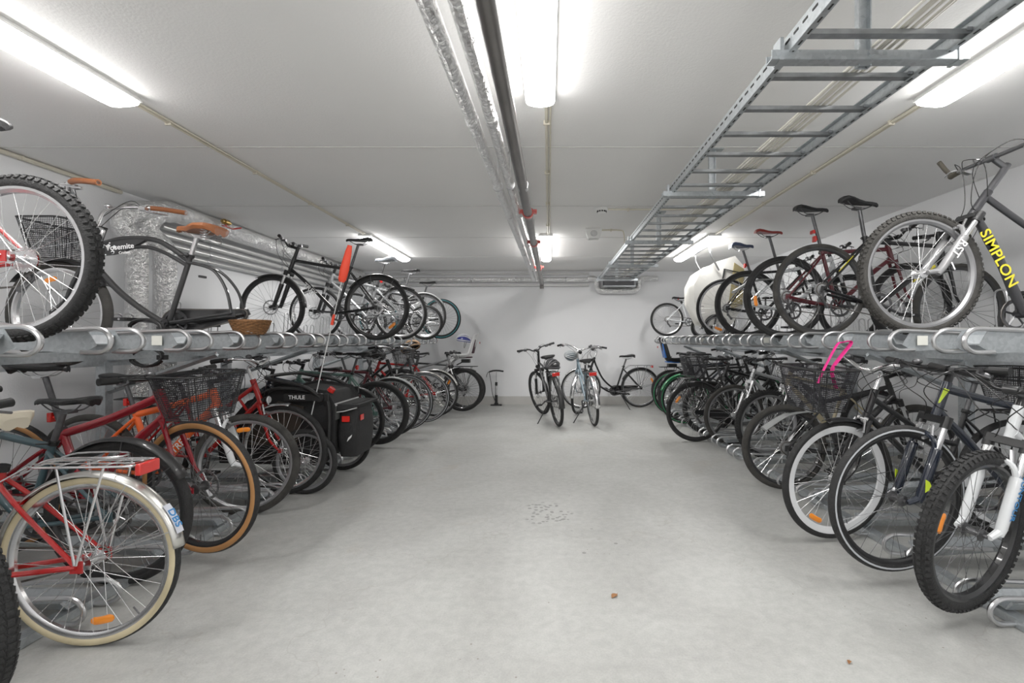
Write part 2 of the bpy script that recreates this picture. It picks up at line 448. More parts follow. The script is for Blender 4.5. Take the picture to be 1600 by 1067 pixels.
        for y in (-1, 1):
            fk.tube(spline([hb - u * .012 + V((0, y * .036, 0)), hb - u * (R * .55) + V((0, y * .046, 0)), p0 + u * .10 + V((0, y * .05, 0)), fa + V((0, y * .05, 0))], 6), [.0135 - .006 * i / 18 for i in range(19)], 8)
            fk.box(fa + V((0, y * .05, 0)), (.025, .004, .03))
        P(fk.obj('fork', fm), True)
    # wheels
    kind = g('tire', 'slick'); side = g('side', 'none'); rim = g('rim', 'silver'); spk = g('spk', 'silver')
    for nm, c, st in (('front_wheel', fa, True), ('rear_wheel', ra, False)):
        if nm == 'rear_wheel' and g('no_rear'): continue
        ty, ri, spo, hu = wheel_meshes(R, tw, kind, side, rim, spk, d=g('rimd', .018))
        w = link(nm, ri, root, c)
        rotm = Matrix.Rotation(rnd.uniform(0, 6.28), 4, 'Y')
        w.matrix_basis = (S if st else Matrix.Identity(4)) @ Matrix.Translation(c) @ rotm
        for n2, me in (('tire', ty), ('spokes', spo), ('hub', hu)): link(n2, me, w)
        if g('disc'):
            o = link('brake_disc', shared('disc', disc_mesh), w, (0, .036 if nm == 'front_wheel' else .04, 0))
        if nm == 'rear_wheel' and g('gears', True): link('cassette', shared('cass', cassette_mesh), w)
        ref = g('refl_f' if st else 'refl_r')
        if ref is not None:
            # ref = angle (deg) of the amber reflector inside the rim as seen
            rr = R - tw - .055; a = R_(ref); rm = MB()
            pts = [V((rr * math.cos(a + t), 0, rr * math.sin(a + t))) for t in [x * .045 for x in range(-4, 5)]]
            rm.tube(pts, [.008] + [.015] * 7 + [.008], 6, flat=.35, up=V((math.cos(a), 0, math.sin(a))))
            o = rm.obj('wheel_reflector', amber()); o.parent = w; o.matrix_basis = rotm.inverted()
    # seat
    mb = MB(); mb.tube([scp - su * .02, sp - su * .035], .0138, 12); mb.tube([scp + su * .0, scp + su * .022], .021, 12, 1)
    mb.tube([scp + su * .012 + V((0, .02, 0)), scp + su * .012 + V((-.01, .03, 0)), scp + su * .012 + V((.05, .032, 0))], .004, 6, 1)
    P(mb.obj('seat_post', [g('postcol', dark_metal()), plastic()]))
    kd = g('sad', 'sport')
    sm = saddle_mesh(kd)
    sd = P(sm.obj('saddle', g('sadcol', foam()))); sd.location = sp + V((0, 0, .02)); sd.rotation_euler = (0, R_(g('stilt', -1)), 0)
    rl = MB()
    for y in (-1, 1): rl.tube(spline([(-.10, y * .03, -.012), (-.05, y * .024, -.045), (.04, y * .022, -.045), (.11, y * .01, -.008)], 5), .0035, 6)
    rl.box((-.012, 0, -.05), (.045, .05, .016))
    if kd == 'cruiser':
        for y in (-1, 1):
            rl.tube([(-.085 + .017 * math.cos(t * .9), y * .07 + .017 * math.sin(t * .9), -.01 - .0022 * t) for t in range(28)], .003, 5)
        rl.tube(spline([(-.08, -.07, -.07), (-.03, -.02, -.055), (-.03, .02, -.055), (-.08, .07, -.07)]), .004, 6)
    ro = rl.obj('saddle_rails', steel() if kd != 'sport' else dark_metal()); ro.parent = sd
    if g('saddlebag'):
        b2 = MB(); b2.ball((-.07, 0, -.05), (.07, .035, .04)); o = b2.obj('saddle_bag', plastic()); o.parent = sd
    # stem + bar
    bar = g('bar', 'flat'); bm = g('barcol', black() if bar in ('flat', 'riser', 'drop') else silver())
    mb = MB()
    if bar in ('city', 'cruiser'):
        top = ht + u * g('stem', .10); bc = top + V((.06, 0, .02)); mb.tube(spline([ht, top, bc], 5), .0125, 10)
    else:
        top = ht + u * g('stem', .045); bc = top + V((.085, 0, .03)); mb.tube([ht, top + u * .02], .0175, 12); mb.tube([top, bc], .0155, 10)
    mb.tube([bc + V((0, -.025, 0)), bc + V((0, .025, 0))], .019, 12)
    P(mb.obj('stem', g('stemcol', bm)), True)
    bw = g('bw', .86)
    half = {'flat': [(0, 0, 0), (0, .08, 0), (-.012, .2, .01), (-.035, .32, .015)],
            'riser': [(0, 0, 0), (0, .05, 0), (.0, .11, .032), (-.012, .2, .042), (-.045, .33, .05)],
            'city': [(0, 0, 0), (.035, .05, .012), (.03, .14, .045), (-.03, .24, .055), (-.10, .27, .05), (-.19, .28, .035)],
            'cruiser': [(0, 0, 0), (.01, .04, .03), (.0, .09, .13), (-.04, .2, .18), (-.16, .31, .20), (-.34, .35, .18)],
            'drop': [(0, 0, 0), (0, .19, 0), (.07, .2, -.005), (.10, .2, -.06), (.07, .2, -.12), (-.03, .2, -.13)]}[bar]
    mb = MB(); gl = {'flat': 5, 'riser': 5, 'city': 7, 'cruiser': 8, 'drop': 8}[bar]
    paths = []
    for y in (-1, 1):
        pts = [bc + V((a, y * b * bw, c)) for a, b, c in half]
        pts = spline(pts, 6); paths.append(pts); mb.tube(pts, .0112, 10)
    bo = P(mb.obj('handlebar', bm), True)
    for y, pts in zip((-1, 1), paths):
        lv = MB()
        gb = MB(); q = pts[-gl:]; gb.tube([q[0]] + q[1:], [.0165] * (len(q) - 1) + [.0175], 12)
        if g('barends'): gb.tube([q[-1] + V((0, -y * .01, 0)), q[-1] + V((.04, 0, .03)), q[-1] + V((.10, -y * .01, .06))], .013, 10, 0)
        o = gb.obj('grip', g('grip', plastic())); o.parent = bo
        a = pts[-gl - 1]; e = pts[-2]
        lv.box(a, (.03, .022, .026)); lv.tube(spline([a + V((.025, 0, -.005)), a + V((.045, y * .02, -.015)), a.lerp(e, .8) + V((.05, 0, -.03))], 4), .005, 6)
        lv.box(a + V((-.01, -y * .03, -.015)), (.045, .03, .02))
        lv.box(a + V((0, -y * .015, -.006)), (.02, .05, .014))
        o = lv.obj('brake_lever', g('levcol', dark_metal())); o.parent = bo
    if g('bell', True):
        lv = MB().ball(paths[0][len(paths[0]) // 2 - 2] + V((0, 0, .022)), (.022, .022, .016)); o = lv.obj('bell', g('levcol', dark_metal())); o.parent = bo
    cb = MB()
    for y, pts in zip((-1, 1), paths):
        a = pts[-gl - 1]
        cb.tube(spline([a + V((.02, 0, 0)), a + V((.09, -y * .06, -.01)), bc + V((.10, y * .05, -.09)), hb + u * .06 + V((.055, y * .02, 0)), (hb - u * .05 + V((.01, y * .05, 0))) if y < 0 else (hb + u * .02 + V((-.03, y * .02, 0)))], 6), .0024, 5)
        cb.tube(spline([a + V((.01, -y * .02, 0)), a + V((.06, -y * .08, .015)), bc + V((.06, -y * .03, -.06)), ht - u * .04 + V((.0, -y * .025, 0))], 6), .0022, 5)
    P(cb.obj('brake_cable', plastic()), True)
    # rim brakes
    if not g('disc') and g('brakes', True):
        vb = MB()
        for y in (-1, 1):
            c = p0 + u * (R - .045) + nf * .03; vb.tube([c + V((0, y * .05, 0)), c + V((0, y * .032, 0)) + u * .05 * 1.5], .007, 6); vb.box(c + V((0, y * .026, 0)) + u * .018, (.055, .012, .012), 0, Matrix.Rotation(R_(15), 3, 'Y'))
        vb.tube([p0 + u * (R + .03) + nf * .03 + V((0, -.04, 0)), p0 + u * (R + .03) + nf * .03 + V((0, .04, 0))], .002, 4)
        P(vb.obj('rim_brake', g('brkcol', steel())), True)
    # drivetrain
    mb = MB(); rr = .085 * sc
    gear(mb, bb + V((0, -.047, 0)), rr, 40, .003, 0, .78)
    for q in range(5):
        a = 2 * PI * q / 5; mb.tube([bb + V((0, -.047, 0)), bb + V((rr * .82 * math.cos(a), -.047, rr * .82 * math.sin(a)))], .006, 4)
    ca = R_(g('crank', rnd.uniform(0, 180))); cl = .165 * sc
    d = V((math.cos(ca), 0, math.sin(ca)))
    mb.tube([bb + V((0, -.058, 0)), bb + V((0, -.072, 0)) + d * cl], [.013, .009], 8, 1); mb.tube([bb + V((0, .058, 0)), bb + V((0, .072, 0)) - d * cl], [.013, .009], 8, 1)
    mb.tube([bb + V((0, -.06, 0)), bb + V((0, .06, 0))], .01, 8, 1)
    cr = P(mb.obj('crankset', [dark_metal() if g('darkcrank', True) else steel(), g('crankcol', dark_metal())]))
    for sgn, dd in ((-1, d), (1, -d)):
        o = link('pedal', shared('pedal', pedal_mesh), cr); o.location = bb + V((0, sgn * .072, 0)) + dd * cl
        if sgn < 0: o.rotation_euler = (0, 0, PI)
    mb = MB(); r1 = .045 if g('gears', True) else .03; y = -.045
    aa = [ra + V((r1 * math.cos(t), y, r1 * math.sin(t))) for t in [PI / 2 + i * PI / 8 for i in range(9)]]
    bbp = [bb + V((rr * math.cos(t), y, rr * math.sin(t))) for t in [-PI / 2 + i * PI / 8 for i in range(9)]]
    if g('gears', True):
        aa = aa[:7] + [ra + V((.02, y, -.075)), ra + V((.05, y, -.11))]
    mb.tube(aa + bbp, .0042, 5, closed=True, flat=.7)
    P(mb.obj('chain', mat('chain_steel', (.14, .13, .12), .5, .7)))
    if g('gears', True):
        mb = MB(); mb.tube([ra + V((0, -.06, -.01)), ra + V((.0, -.06, -.07)), ra + V((.045, -.048, -.125))], .009, 6)
        for c in (ra + V((.008, -.046, -.075)), ra + V((.045, -.046, -.12))): gear(mb, c, .016, 11, .006, 0, .2)
        P(mb.obj('derailleur', dark_metal()))
    if g('guard'):
        mb = MB(); c0, c1 = ra + V((0, -.066, 0)), bb + V((0, -.066, 0)); q = rr + .008
        poly = [(c0.x - .02, c0.z + .032)] + [(c0.x - .035, c0.z), (c0.x - .01, c0.z - .01)] + [(c1.x + q * math.cos(t), c1.z + q * math.sin(t)) for t in [-PI / 2 + i * PI / 8 for i in range(9)]]
        mb.prism(poly, -.074, -.062); P(mb.obj('chain_guard', s['guard']))
    # fenders
    def fender(c, a0, a1, m, nm, st, stays=True, w=None):
        w = w or g('fw') or tw * .62 + .008; rr2 = R + .014; mb = MB()
        def fn(a, b):
            t = R_(a0 + (a1 - a0) * a); q = -1 + 2 * b; r3 = rr2 - .016 * q * q
            return c + V((r3 * math.cos(t), q * w, r3 * math.sin(t)))
        mb.grid(fn, 22, 6)
        if stays:
            for t in ((a1 - 12), (a1 - 55)) if nm == 'rear_fender' else ((a1 - 12),):
                for y in (-1, 1): mb.tube([c + V(((rr2 - .016) * math.cos(R_(t)), y * w, (rr2 - .016) * math.sin(R_(t)))), c + V((.01, y * .055, .01))], .0022, 5, 1)
        o = mb.obj(nm, [m, steel() if g('staysilver') else dark_metal()])
        md = o.modifiers.new('s', 'SOLIDIFY'); md.thickness = .0015
        return P(o, st)
    if g('ff'): fender(fa, *g('ffa', (45, 190)), s['ff'], 'front_fender', True)
    if g('rf'): fender(ra, *g('rfa', (15, 190)), s['rf'], 'rear_fender', False)
    if g('clipf'):                                             # short clip-on mudguard carried by the seat post
        mb = MB(); a = scp - su * .12
        pts = spline([a, a + V((-.12, 0, .03)), a + V((-.32, 0, .0)), a + V((-.50, 0, -.11))], 6)
        mb.tube(pts, [.008] * 4 + [.03 + .0015 * i for i in range(len(pts) - 4)], 10, flat=.30, up=V((0, 1, 0)))
        P(mb.obj('mudguard', s['clipf']))
    # rack
    if g('rack'):
        z = 2 * R + .045; x0 = ra.x - .2; x1 = ra.x + .19; w = .065; mb = MB()
        mb.tube(spline([(x1, -w * .6, z), (x1 - .05, -w, z), (x0 + .05, -w, z), (x0, -w * .7, z), (x0, w * .7, z), (x0 + .05, w, z), (x1 - .05, w, z), (x1, w * .6, z)], 3), .0045, 7)
        for q in range(5): mb.tube([(x0 + .03 + q * .082, -w, z), (x0 + .03 + q * .082, w, z)], .003, 6)
        for y in (-.022, .022): mb.tube([(x0 + .02, y, z + .003), (x1, y, z + .003)], .003, 6)
        for y in (-1, 1):
            mb.tube([(x1 - .12, y * w, z), ra + V((.0, y * .07, .01))], .0045, 6); mb.tube([(x0 + .1, y * w, z), ra + V((-.005, y * .07, .01))], .0045, 6)
            mb.tube([(x1, y * w * .6, z), ssb + V((-.005, y * .02, -.02))], .004, 6)
        if g('clamp'): mb.tube(spline([(x1 - .02, -.04, z), (x1 - .1, -.045, z + .028), (x0 + .1, -.04, z + .03), (x0 + .08, .04, z + .03), (x1 - .1, .045, z + .028), (x1 - .02, .04, z)], 4), .0035, 6)
        rk = P(mb.obj('rear_rack', s['rack']))
        if g('tail', True):
            b2 = MB(); b2.box((x0 - .008, 0, z - .018), (.022, .10, .045)); o = b2.obj('tail_light', red_lens()); o.parent = rk
            md = o.modifiers.new('b', 'BEVEL'); md.width = .005; md.segments = 2
        BIKES[key + '_rack'] = (root, V(((x0 + x1) / 2, 0, z)))
    elif g('tail'):
        b2 = MB(); c = scp + su * g('tailh', .08) + V((-.035, 0, 0)); b2.box(c, (.022, .035, .05)); b2.cyl(c, c + V((.03, 0, 0)), .009, seg=8)
        o = P(b2.obj('tail_light', red_lens())); md = o.modifiers.new('b', 'BEVEL'); md.width = .004; md.segments = 2
    if g('tail2'):
        b2 = MB(); c = scp + su * (g('tailh', .08) + .06) + V((-.035, 0, 0)); b2.box(c, (.02, .05, .03)); b2.cyl(c, c + V((.03, 0, 0)), .008, seg=8)
        o = P(b2.obj('rear_reflector', red_lens())); md = o.modifiers.new('b', 'BEVEL'); md.width = .004; md.segments = 2
    if g('light'):
        b2 = MB(); c = bc + V((.045, 0, -.04)) if g('light') == 'bar' else hb + u * .03 + V((.05, 0, 0))
        b2.tube([c + V((-.05, 0, 0)), c + V((-.02, 0, 0)), c + V((.02, 0, 0))], [.008, .018, .03], 12); b2.tube([c + V((.02, 0, 0)), c + V((.026, 0, 0))], [.029, .024], 12, 1)
        P(b2.obj('front_light', [s.get('lightcol', plastic()), mat('clear_lens', (.8, .8, .82), .15, coat=.5)]), True)
    if g('basket'):
        basket(root, bc + V((g('bx', .185), 0, -.09)), S, **s['basket']) if isinstance(s['basket'], dict) else basket(root, bc + V((.185, 0, -.09)), S)
    if g('rbasket'):
        basket(root, V((ra.x - .02, 0, 2 * R + .185)), None)
    if g('stand'):
        mb = MB(); b0 = bb + V((-.07, .03, -.03)); yy = 1
        q = V((b0.x - .12, .26, .0)); mb.tube([b0, q], .008, 8); mb.tube([q, q + V((-.03, .01, .0))], .012, 8)
        o = P(mb.obj('kickstand', g('standcol', plastic())))
    if g('fold_stand'):
        mb = MB(); b0 = ra + V((.12, .055, -.02)); mb.tube([b0, b0 + V((-.02, .03, -.27))], .007, 8); P(mb.obj('kickstand', steel()))
    b = Bike(); b.root = root; b.S = S; b.bc = bc; b.sp = sp; b.ht = ht; b.hb = hb; b.ra = ra; b.fa = fa; b.R = R; b.bb = bb; b.scp = scp; b.ssb = ssb; b.u = u
    b.M = root.matrix_basis.copy(); BIKES[key] = b
    return b
def basket(root, c, S, w=.34, d=.26, h=.23, m=None, tilt=0):
    mb = MB(); uv = []
    tx, ty, bx_, by_ = d / 2, w / 2, d * .36, w * .36
    T = [(-tx, -ty), (tx, -ty), (tx, ty), (-tx, ty)]; B = [(-bx_, -by_), (bx_, -by_), (bx_, by_), (-bx_, by_)]
    def rnd_rect(pts, r=.04, n=4):
        out = []
        for i in range(4):
            p = V((*pts[i], 0)); a = V((*pts[i - 1], 0)); b = V((*pts[(i + 1) % 4], 0))
            for k in range(n + 1):
                t = k / n; q = (p + (a - p).normalized() * r * (1 - t) * (1 - t) + (b - p).normalized() * r * t * t); out.append((q.x, q.y))
        return out
    t, b = rnd_rect(T), rnd_rect(B)
    n = len(t); vs = [c + V((x, y, h / 2)) for x, y in t] + [c + V((x, y, -h / 2)) for x, y in b]
    mb.add(vs, [(i, (i + 1) % n, n + (i + 1) % n, n + i) for i in range(n)]); mb.add([c + V((x, y, -h / 2)) for x, y in b], [tuple(range(n))])
    me = mb.mesh('basket', m or mesh_wire(), True, 60)
    ul = me.uv_layers.new(name='UVMap'); per = [0]
    for i in range(n): per.append(per[-1] + (V((*t[(i + 1) % n], 0)) - V((*t[i], 0))).length)
    for p in me.polygons[:n]:
        i = p.index; cs = [(per[i], h), (per[i + 1], h), (per[i + 1], 0), (per[i], 0)]
        for k, li in enumerate(p.loop_indices): ul.data[li].uv = cs[k]
    pb = me.polygons[n]
    for li, vi in zip(pb.loop_indices, pb.vertices): ul.data[li].uv = (me.vertices[vi].co.x, me.vertices[vi].co.y)
    o = link('basket', me, root)
    if S: o.matrix_basis = S @ o.matrix_basis
    r = MB(); r.tube([c + V((x, y, h / 2)) for x, y in t], .005, 7, closed=True); r.tube([c + V((x, y, -h / 2)) for x, y in b], .003, 6, closed=True)
    r.tube([c + V((t[i][0] * .7 + b[i][0] * .3, t[i][1] * .7 + b[i][1] * .3, h * .2)) for i in range(n)], .003, 6, closed=True)
    for x, y, x2, y2 in [(*t[i], *b[i]) for i in range(0, n, 2)]: r.tube([c + V((x, y, h / 2)), c + V((x2, y2, -h / 2))], .0022, 5)
    ro = r.obj('basket_rim', plastic()); ro.parent = o
    return o

# ------------------------------------------------------------------ room
ZC = 2.43; XL = -3.59; XR = 3.38; YB = 8.66; YN = -3.2
def wall_mat(name, col, seams=False, stain=.05):
    m, nt, b = nodes(name); N, L = nt.nodes, nt.links
    geo = N.new('ShaderNodeNewGeometry')
    n1 = N.new('ShaderNodeTexNoise'); n1.inputs['Scale'].default_value = 1.1; n1.inputs['Detail'].default_value = 6
    L.new(geo.outputs['Position'], n1.inputs['Vector'])
    cr = N.new('ShaderNodeValToRGB'); cr.color_ramp.elements[0].position = .3; cr.color_ramp.elements[1].position = .75
    cr.color_ramp.elements[0].color = (*[c * (1 - stain) for c in col], 1); cr.color_ramp.elements[1].color = (*col, 1)
    L.new(n1.outputs['Fac'], cr.inputs['Fac']); L.new(cr.outputs['Color'], b.inputs['Base Color'])
    n2 = N.new('ShaderNodeTexNoise'); n2.inputs['Scale'].default_value = 90; n2.inputs['Detail'].default_value = 3
    L.new(geo.outputs['Position'], n2.inputs['Vector'])
    bp = N.new('ShaderNodeBump'); bp.inputs['Strength'].default_value = .12; bp.inputs['Distance'].default_value = .01
    L.new(n2.outputs['Fac'], bp.inputs['Height']); L.new(bp.outputs['Normal'], b.inputs['Normal'])
    b.inputs['Roughness'].default_value = .75
    return m
def floor_mat():
    m, nt, b = nodes('sealed_concrete'); N, L = nt.nodes, nt.links
    geo = N.new('ShaderNodeNewGeometry')
    def noise(sc_, det=6, dist=0.0, rough=.6):
        n = N.new('ShaderNodeTexNoise'); n.inputs['Scale'].default_value = sc_; n.inputs['Detail'].default_value = det; n.inputs['Distortion'].default_value = dist; n.inputs['Roughness'].default_value = rough
        L.new(geo.outputs['Position'], n.inputs['Vector']); return n
    def ramp(src, p0, c0, p1, c1):
        r = N.new('ShaderNodeValToRGB'); e = r.color_ramp.elements; e[0].position = p0; e[0].color = (*c0, 1); e[1].position = p1; e[1].color = (*c1, 1)
        L.new(src, r.inputs['Fac']); return r
    def mix(t, a, bb, f):
        x = N.new('ShaderNodeMix'); x.data_type = 'RGBA'; x.blend_type = t
        if isinstance(f, float): x.inputs['Factor'].default_value = f
        else: L.new(f, x.inputs['Factor'])
        L.new(a, x.inputs[6]); L.new(bb, x.inputs[7]) if not isinstance(bb, tuple) else setattr(x.inputs[7], 'default_value', (*bb, 1))
        return x.outputs[2]
    base = ramp(noise(1.4, 7, .6).outputs['Fac'], .3, (.37, .37, .355), .72, (.475, .48, .465))
    fine = ramp(noise(22, 5, .3).outputs['Fac'], .35, (.78, .78, .78), .65, (1, 1, 1))
    c = mix('MULTIPLY', base.outputs['Color'], fine.outputs['Color'], .6)
    br = ramp(noise(.75, 8, 1.6, .7).outputs['Fac'], .58, (0, 0, 0), .75, (.5, .5, .5))
    c = mix('MIX', c, (.36, .315, .26), br.outputs['Color'])
    # scattered droplets, denser round two spots on the aisle
    vo = N.new('ShaderNodeTexVoronoi'); vo.inputs['Scale'].default_value = 13; L.new(geo.outputs['Position'], vo.inputs['Vector'])
    dots = ramp(vo.outputs['Distance'], .13, (1, 1, 1), .17, (0, 0, 0))
    vo2 = N.new('ShaderNodeTexVoronoi'); vo2.inputs['Scale'].default_value = 26; L.new(geo.outputs['Position'], vo2.inputs['Vector'])
    dots2 = ramp(vo2.outputs['Distance'], .32, (1, 1, 1), .38, (0, 0, 0))
    def spot(x, y, r):
        d = N.new('ShaderNodeVectorMath'); d.operation = 'DISTANCE'; d.inputs[1].default_value = (x, y, 0); L.new(geo.outputs['Position'], d.inputs[0])
        return ramp(d.outputs['Value'], r * .7, (1, 1, 1), r, (0, 0, 0)).outputs['Color']
    for (x, y, r, k) in ((-.04, 3.3, .17, dots2), (.06, 3.18, .13, dots2), (-.07, 3.12, .1, dots2), (.25, 2.75, .26, dots)):
        f = mix('MULTIPLY', k.outputs['Color'], spot(x, y, r), 1.0)
        c = mix('MIX', c, (.22, .22, .21), f)
    rare = ramp(noise(2.2, 3).outputs['Fac'], .56, (0, 0, 0), .60, (1, 1, 1))
    vo3 = N.new('ShaderNodeTexVoronoi'); vo3.inputs['Scale'].default_value = 19; L.new(geo.outputs['Position'], vo3.inputs['Vector'])
    d3 = ramp(vo3.outputs['Distance'], .06, (.9, .9, .9), .085, (0, 0, 0))
    f = mix('MULTIPLY', d3.outputs['Color'], rare.outputs['Color'], 1.0)
    c = mix('MIX', c, (.2, .18, .15), f)
    vo4 = N.new('ShaderNodeTexVoronoi'); vo4.inputs['Scale'].default_value = 48; L.new(geo.outputs['Position'], vo4.inputs['Vector'])
    d4 = ramp(vo4.outputs['Distance'], .07, (.55, .55, .55), .12, (0, 0, 0)); r4 = ramp(noise(6, 3).outputs['Fac'], .5, (0, 0, 0), .56, (1, 1, 1))
    c = mix('MIX', c, (.22, .21, .19), mix('MULTIPLY', d4.outputs['Color'], r4.outputs['Color'], 1.0))
    gr = ramp(noise(130, 3).outputs['Fac'], .3, (.88, .88, .88), .7, (1.06, 1.06, 1.06)); c = mix('MULTIPLY', c, gr.outputs['Color'], .8)
    # hair cracks
    w = N.new('ShaderNodeTexVoronoi'); w.feature = 'DISTANCE_TO_EDGE'; w.inputs['Scale'].default_value = .55
    nz = noise(1.7, 4); add = N.new('ShaderNodeVectorMath'); add.operation = 'ADD'; L.new(geo.outputs['Position'], add.inputs[0]); L.new(nz.outputs['Color'], add.inputs[1]); L.new(add.outputs[0], w.inputs['Vector'])
    ck = ramp(w.outputs['Distance'], .001, (.3, .3, .3), .003, (0, 0, 0))
    c = mix('MIX', c, (.25, .23, .2), ck.outputs['Color'])
    L.new(c, b.inputs['Base Color'])
    b.inputs['Roughness'].default_value = .42; b.inputs['Specular IOR Level'].default_value = .35
    bp = N.new('ShaderNodeBump'); bp.inputs['Strength'].default_value = .08; bp.inputs['Distance'].default_value = .01
    L.new(noise(60, 4).outputs['Fac'], bp.inputs['Height']); L.new(bp.outputs['Normal'], b.inputs['Normal'])
    return m
wm = wall_mat('white_wall_paint', (.80, .805, .82)); cm = wall_mat('ceiling_paint', (.88, .875, .865), stain=.04)
MATS['floor'] = floor_mat()
t = .12
struct('floor', MB().box(((XL + XR) / 2, (YB + YN) / 2, -t / 2), (XR - XL + 2 * t, YB - YN + 2 * t, t)), MATS['floor'])
struct('ceiling', MB().box(((XL + XR) / 2, (YB + YN) / 2, ZC + t / 2), (XR - XL + 2 * t, YB - YN + 2 * t, t)), cm)
struct('wall_left', MB().box((XL - t / 2, (YB + YN) / 2, ZC / 2), (t, YB - YN, ZC)), wm)
struct('wall_right', MB().box((XR + t / 2, (YB + YN) / 2, ZC / 2), (t, YB - YN, ZC)), wm)
struct('wall_back', MB().box(((XL + XR) / 2, YB + t / 2, ZC / 2), (XR - XL + 2 * t, t, ZC)), wm)
struct('wall_front', MB().box(((XL + XR) / 2, YN - t / 2, ZC / 2), (XR - XL + 2 * t, t, ZC)), wm)
bbm = mat('bare_concrete_band', (.50, .49, .47), .8, var=.08, vscale=4)
struct('baseboard_back', MB().box(((XL + XR) / 2, YB - .004, .075), (XR - XL, .008, .15)), bbm)
struct('baseboard_left', MB().box((XL + .004, (YB + YN) / 2, .075), (.008, YB - YN, .15)), bbm)
struct('baseboard_right', MB().box((XR - .004, (YB + YN) / 2, .075), (.008, YB - YN, .15)), bbm)
for i, y in enumerate((.35, 1.7, 3.07, 4.42, 5.78, 7.12)):
    struct('trim_%d' % (i + 1), MB().box(((XL + XR) / 2, y, ZC - .0015), (XR - XL, .009, .003)), mat('ceiling_joint', (.60, .60, .59), .8))

# ------------------------------------------------------------------ lights
LEM = 45.0
def diffuser_mat():
    m = mat('glowing_diffuser', (.9, .9, .9), .3, emit=(1, .985, .96), es=LEM)
    nt = m.node_tree; N, L = nt.nodes, nt.links; b = N['Principled BSDF']      # prismatic cover: throws most light downwards
    if 'beam' not in N:
        g_ = N.new('ShaderNodeNewGeometry'); g_.name = 'beam'; sx = N.new('ShaderNodeSeparateXYZ'); L.new(g_.outputs['Normal'], sx.inputs[0])
        mr = N.new('ShaderNodeMapRange'); mr.inputs['From Min'].default_value = 0; mr.inputs['From Max'].default_value = -1; mr.inputs['To Min'].default_value = LEM * .16; mr.inputs['To Max'].default_value = LEM
        L.new(sx.outputs['Z'], mr.inputs['Value']); L.new(mr.outputs['Result'], b.inputs['Emission Strength'])
    return m
def fixture(x, y0, y1, label):
    w = .15; root = thing('ceiling_light', label, 'light', (x, (y0 + y1) / 2, ZC), 'ceiling tube lights with long diffusers')
    L = (y1 - y0) / 2; mb = MB()
    poly = [(-w / 2 * .8, -.0), (w / 2 * .8, -.0), (w / 2, -.022), (w / 2, -.03), (-w / 2, -.03), (-w / 2, -.022)]
    mb.prism(poly, -L, L); mb.obj('housing', mat('light_housing', (.75, .75, .74), .4), root, False)
    d = MB(); n = 10
    def fn(u, v):
        a = PI * v; yy = -L + .01 + (2 * L - .02) * u; e = min(1, min(u, 1 - u) * 26)
        k = math.sqrt(max(0, 1 - (1 - e) ** 2)) * .5 + .5
        return V((-w / 2 * math.cos(a) * (.86 + .14 * k), yy, -.03 - .048 * math.sin(a) ** .6 * k))
    d.grid(fn, 40, n)
    d.add([fn(0, j / n) for j in range(n + 1)], [tuple(range(n, -1, -1))]); d.add([fn(1, j / n) for j in range(n + 1)], [tuple(range(n + 1))])
    d.obj('diffuser', diffuser_mat(), root)
    return root
FX = [(-2.17, 'left'), (-.045, 'middle'), (1.95, 'right')]
for x, nm in FX:
    fixture(x, .84, 2.44, {'left': 'long lit ceiling light above the near end of the left bike rack', 'middle': 'long lit ceiling light right of the three ceiling pipes, nearest the viewer', 'right': 'long lit ceiling light right of the cable ladder, above the near right rack'}[nm])
    fixture(x, 5.55, 7.17, {'left': 'far lit ceiling light above the saddles of the upper left bikes', 'middle': 'far lit ceiling light just right of the red pipe clamps near the back wall', 'right': 'far lit ceiling light above the white covered child stroller'}[nm])
    fixture(x, -2.4, -.8, 'unseen ceiling light added for fill behind the viewer, %s row' % nm)  # extra unseen row, added behind the camera as fill light
# conduits between the lights
cw = mat('cream_plastic_conduit', (.62, .58, .48), .5)
def conduit(label, pts, r=.009, m=None, clips=(), g=None):
    o = thing('cable_conduit', label, 'conduit', pts[0], g); mb = MB(); p0 = V(pts[0])
    mb.tube([V(p) - p0 for p in pts], r, 8); mb.obj('tube', m or cw, o)
    for c in clips: MB().box(V(c) - p0, (.035 if abs(pts[0][1] - pts[-1][1]) > .5 else .012, .012 if abs(pts[0][1] - pts[-1][1]) > .5 else .035, .026)).obj('clip', cw, o)
    return o
for x, nm, lb in ((-2.17, 'l', 'cream conduit along the ceiling between the two left lights'), (-.015, 'm', 'cream conduit along the ceiling between the two middle lights'), (1.95, 'r', 'cream conduit along the ceiling between the two right lights')):
    o = conduit(lb, [(x, 2.46, ZC - .012), (x, 5.53, ZC - .012)], clips=[(x, y, ZC - .013) for y in (2.7, 3.5, 4.3, 5.1)])
    mb = MB(); mb.tube([(.022, 0, 0), (.022, 3.07, 0)], .006, 6); mb.obj('thin_cable', cw, o)
conduit('cream conduit in the corner of ceiling and left wall', [(XL + .02, -1, ZC - .02), (XL + .02, 3.95, ZC - .02)], r=.016, clips=[(XL + .02, y, ZC - .02) for y in (1.2, 2.2, 3.2)])

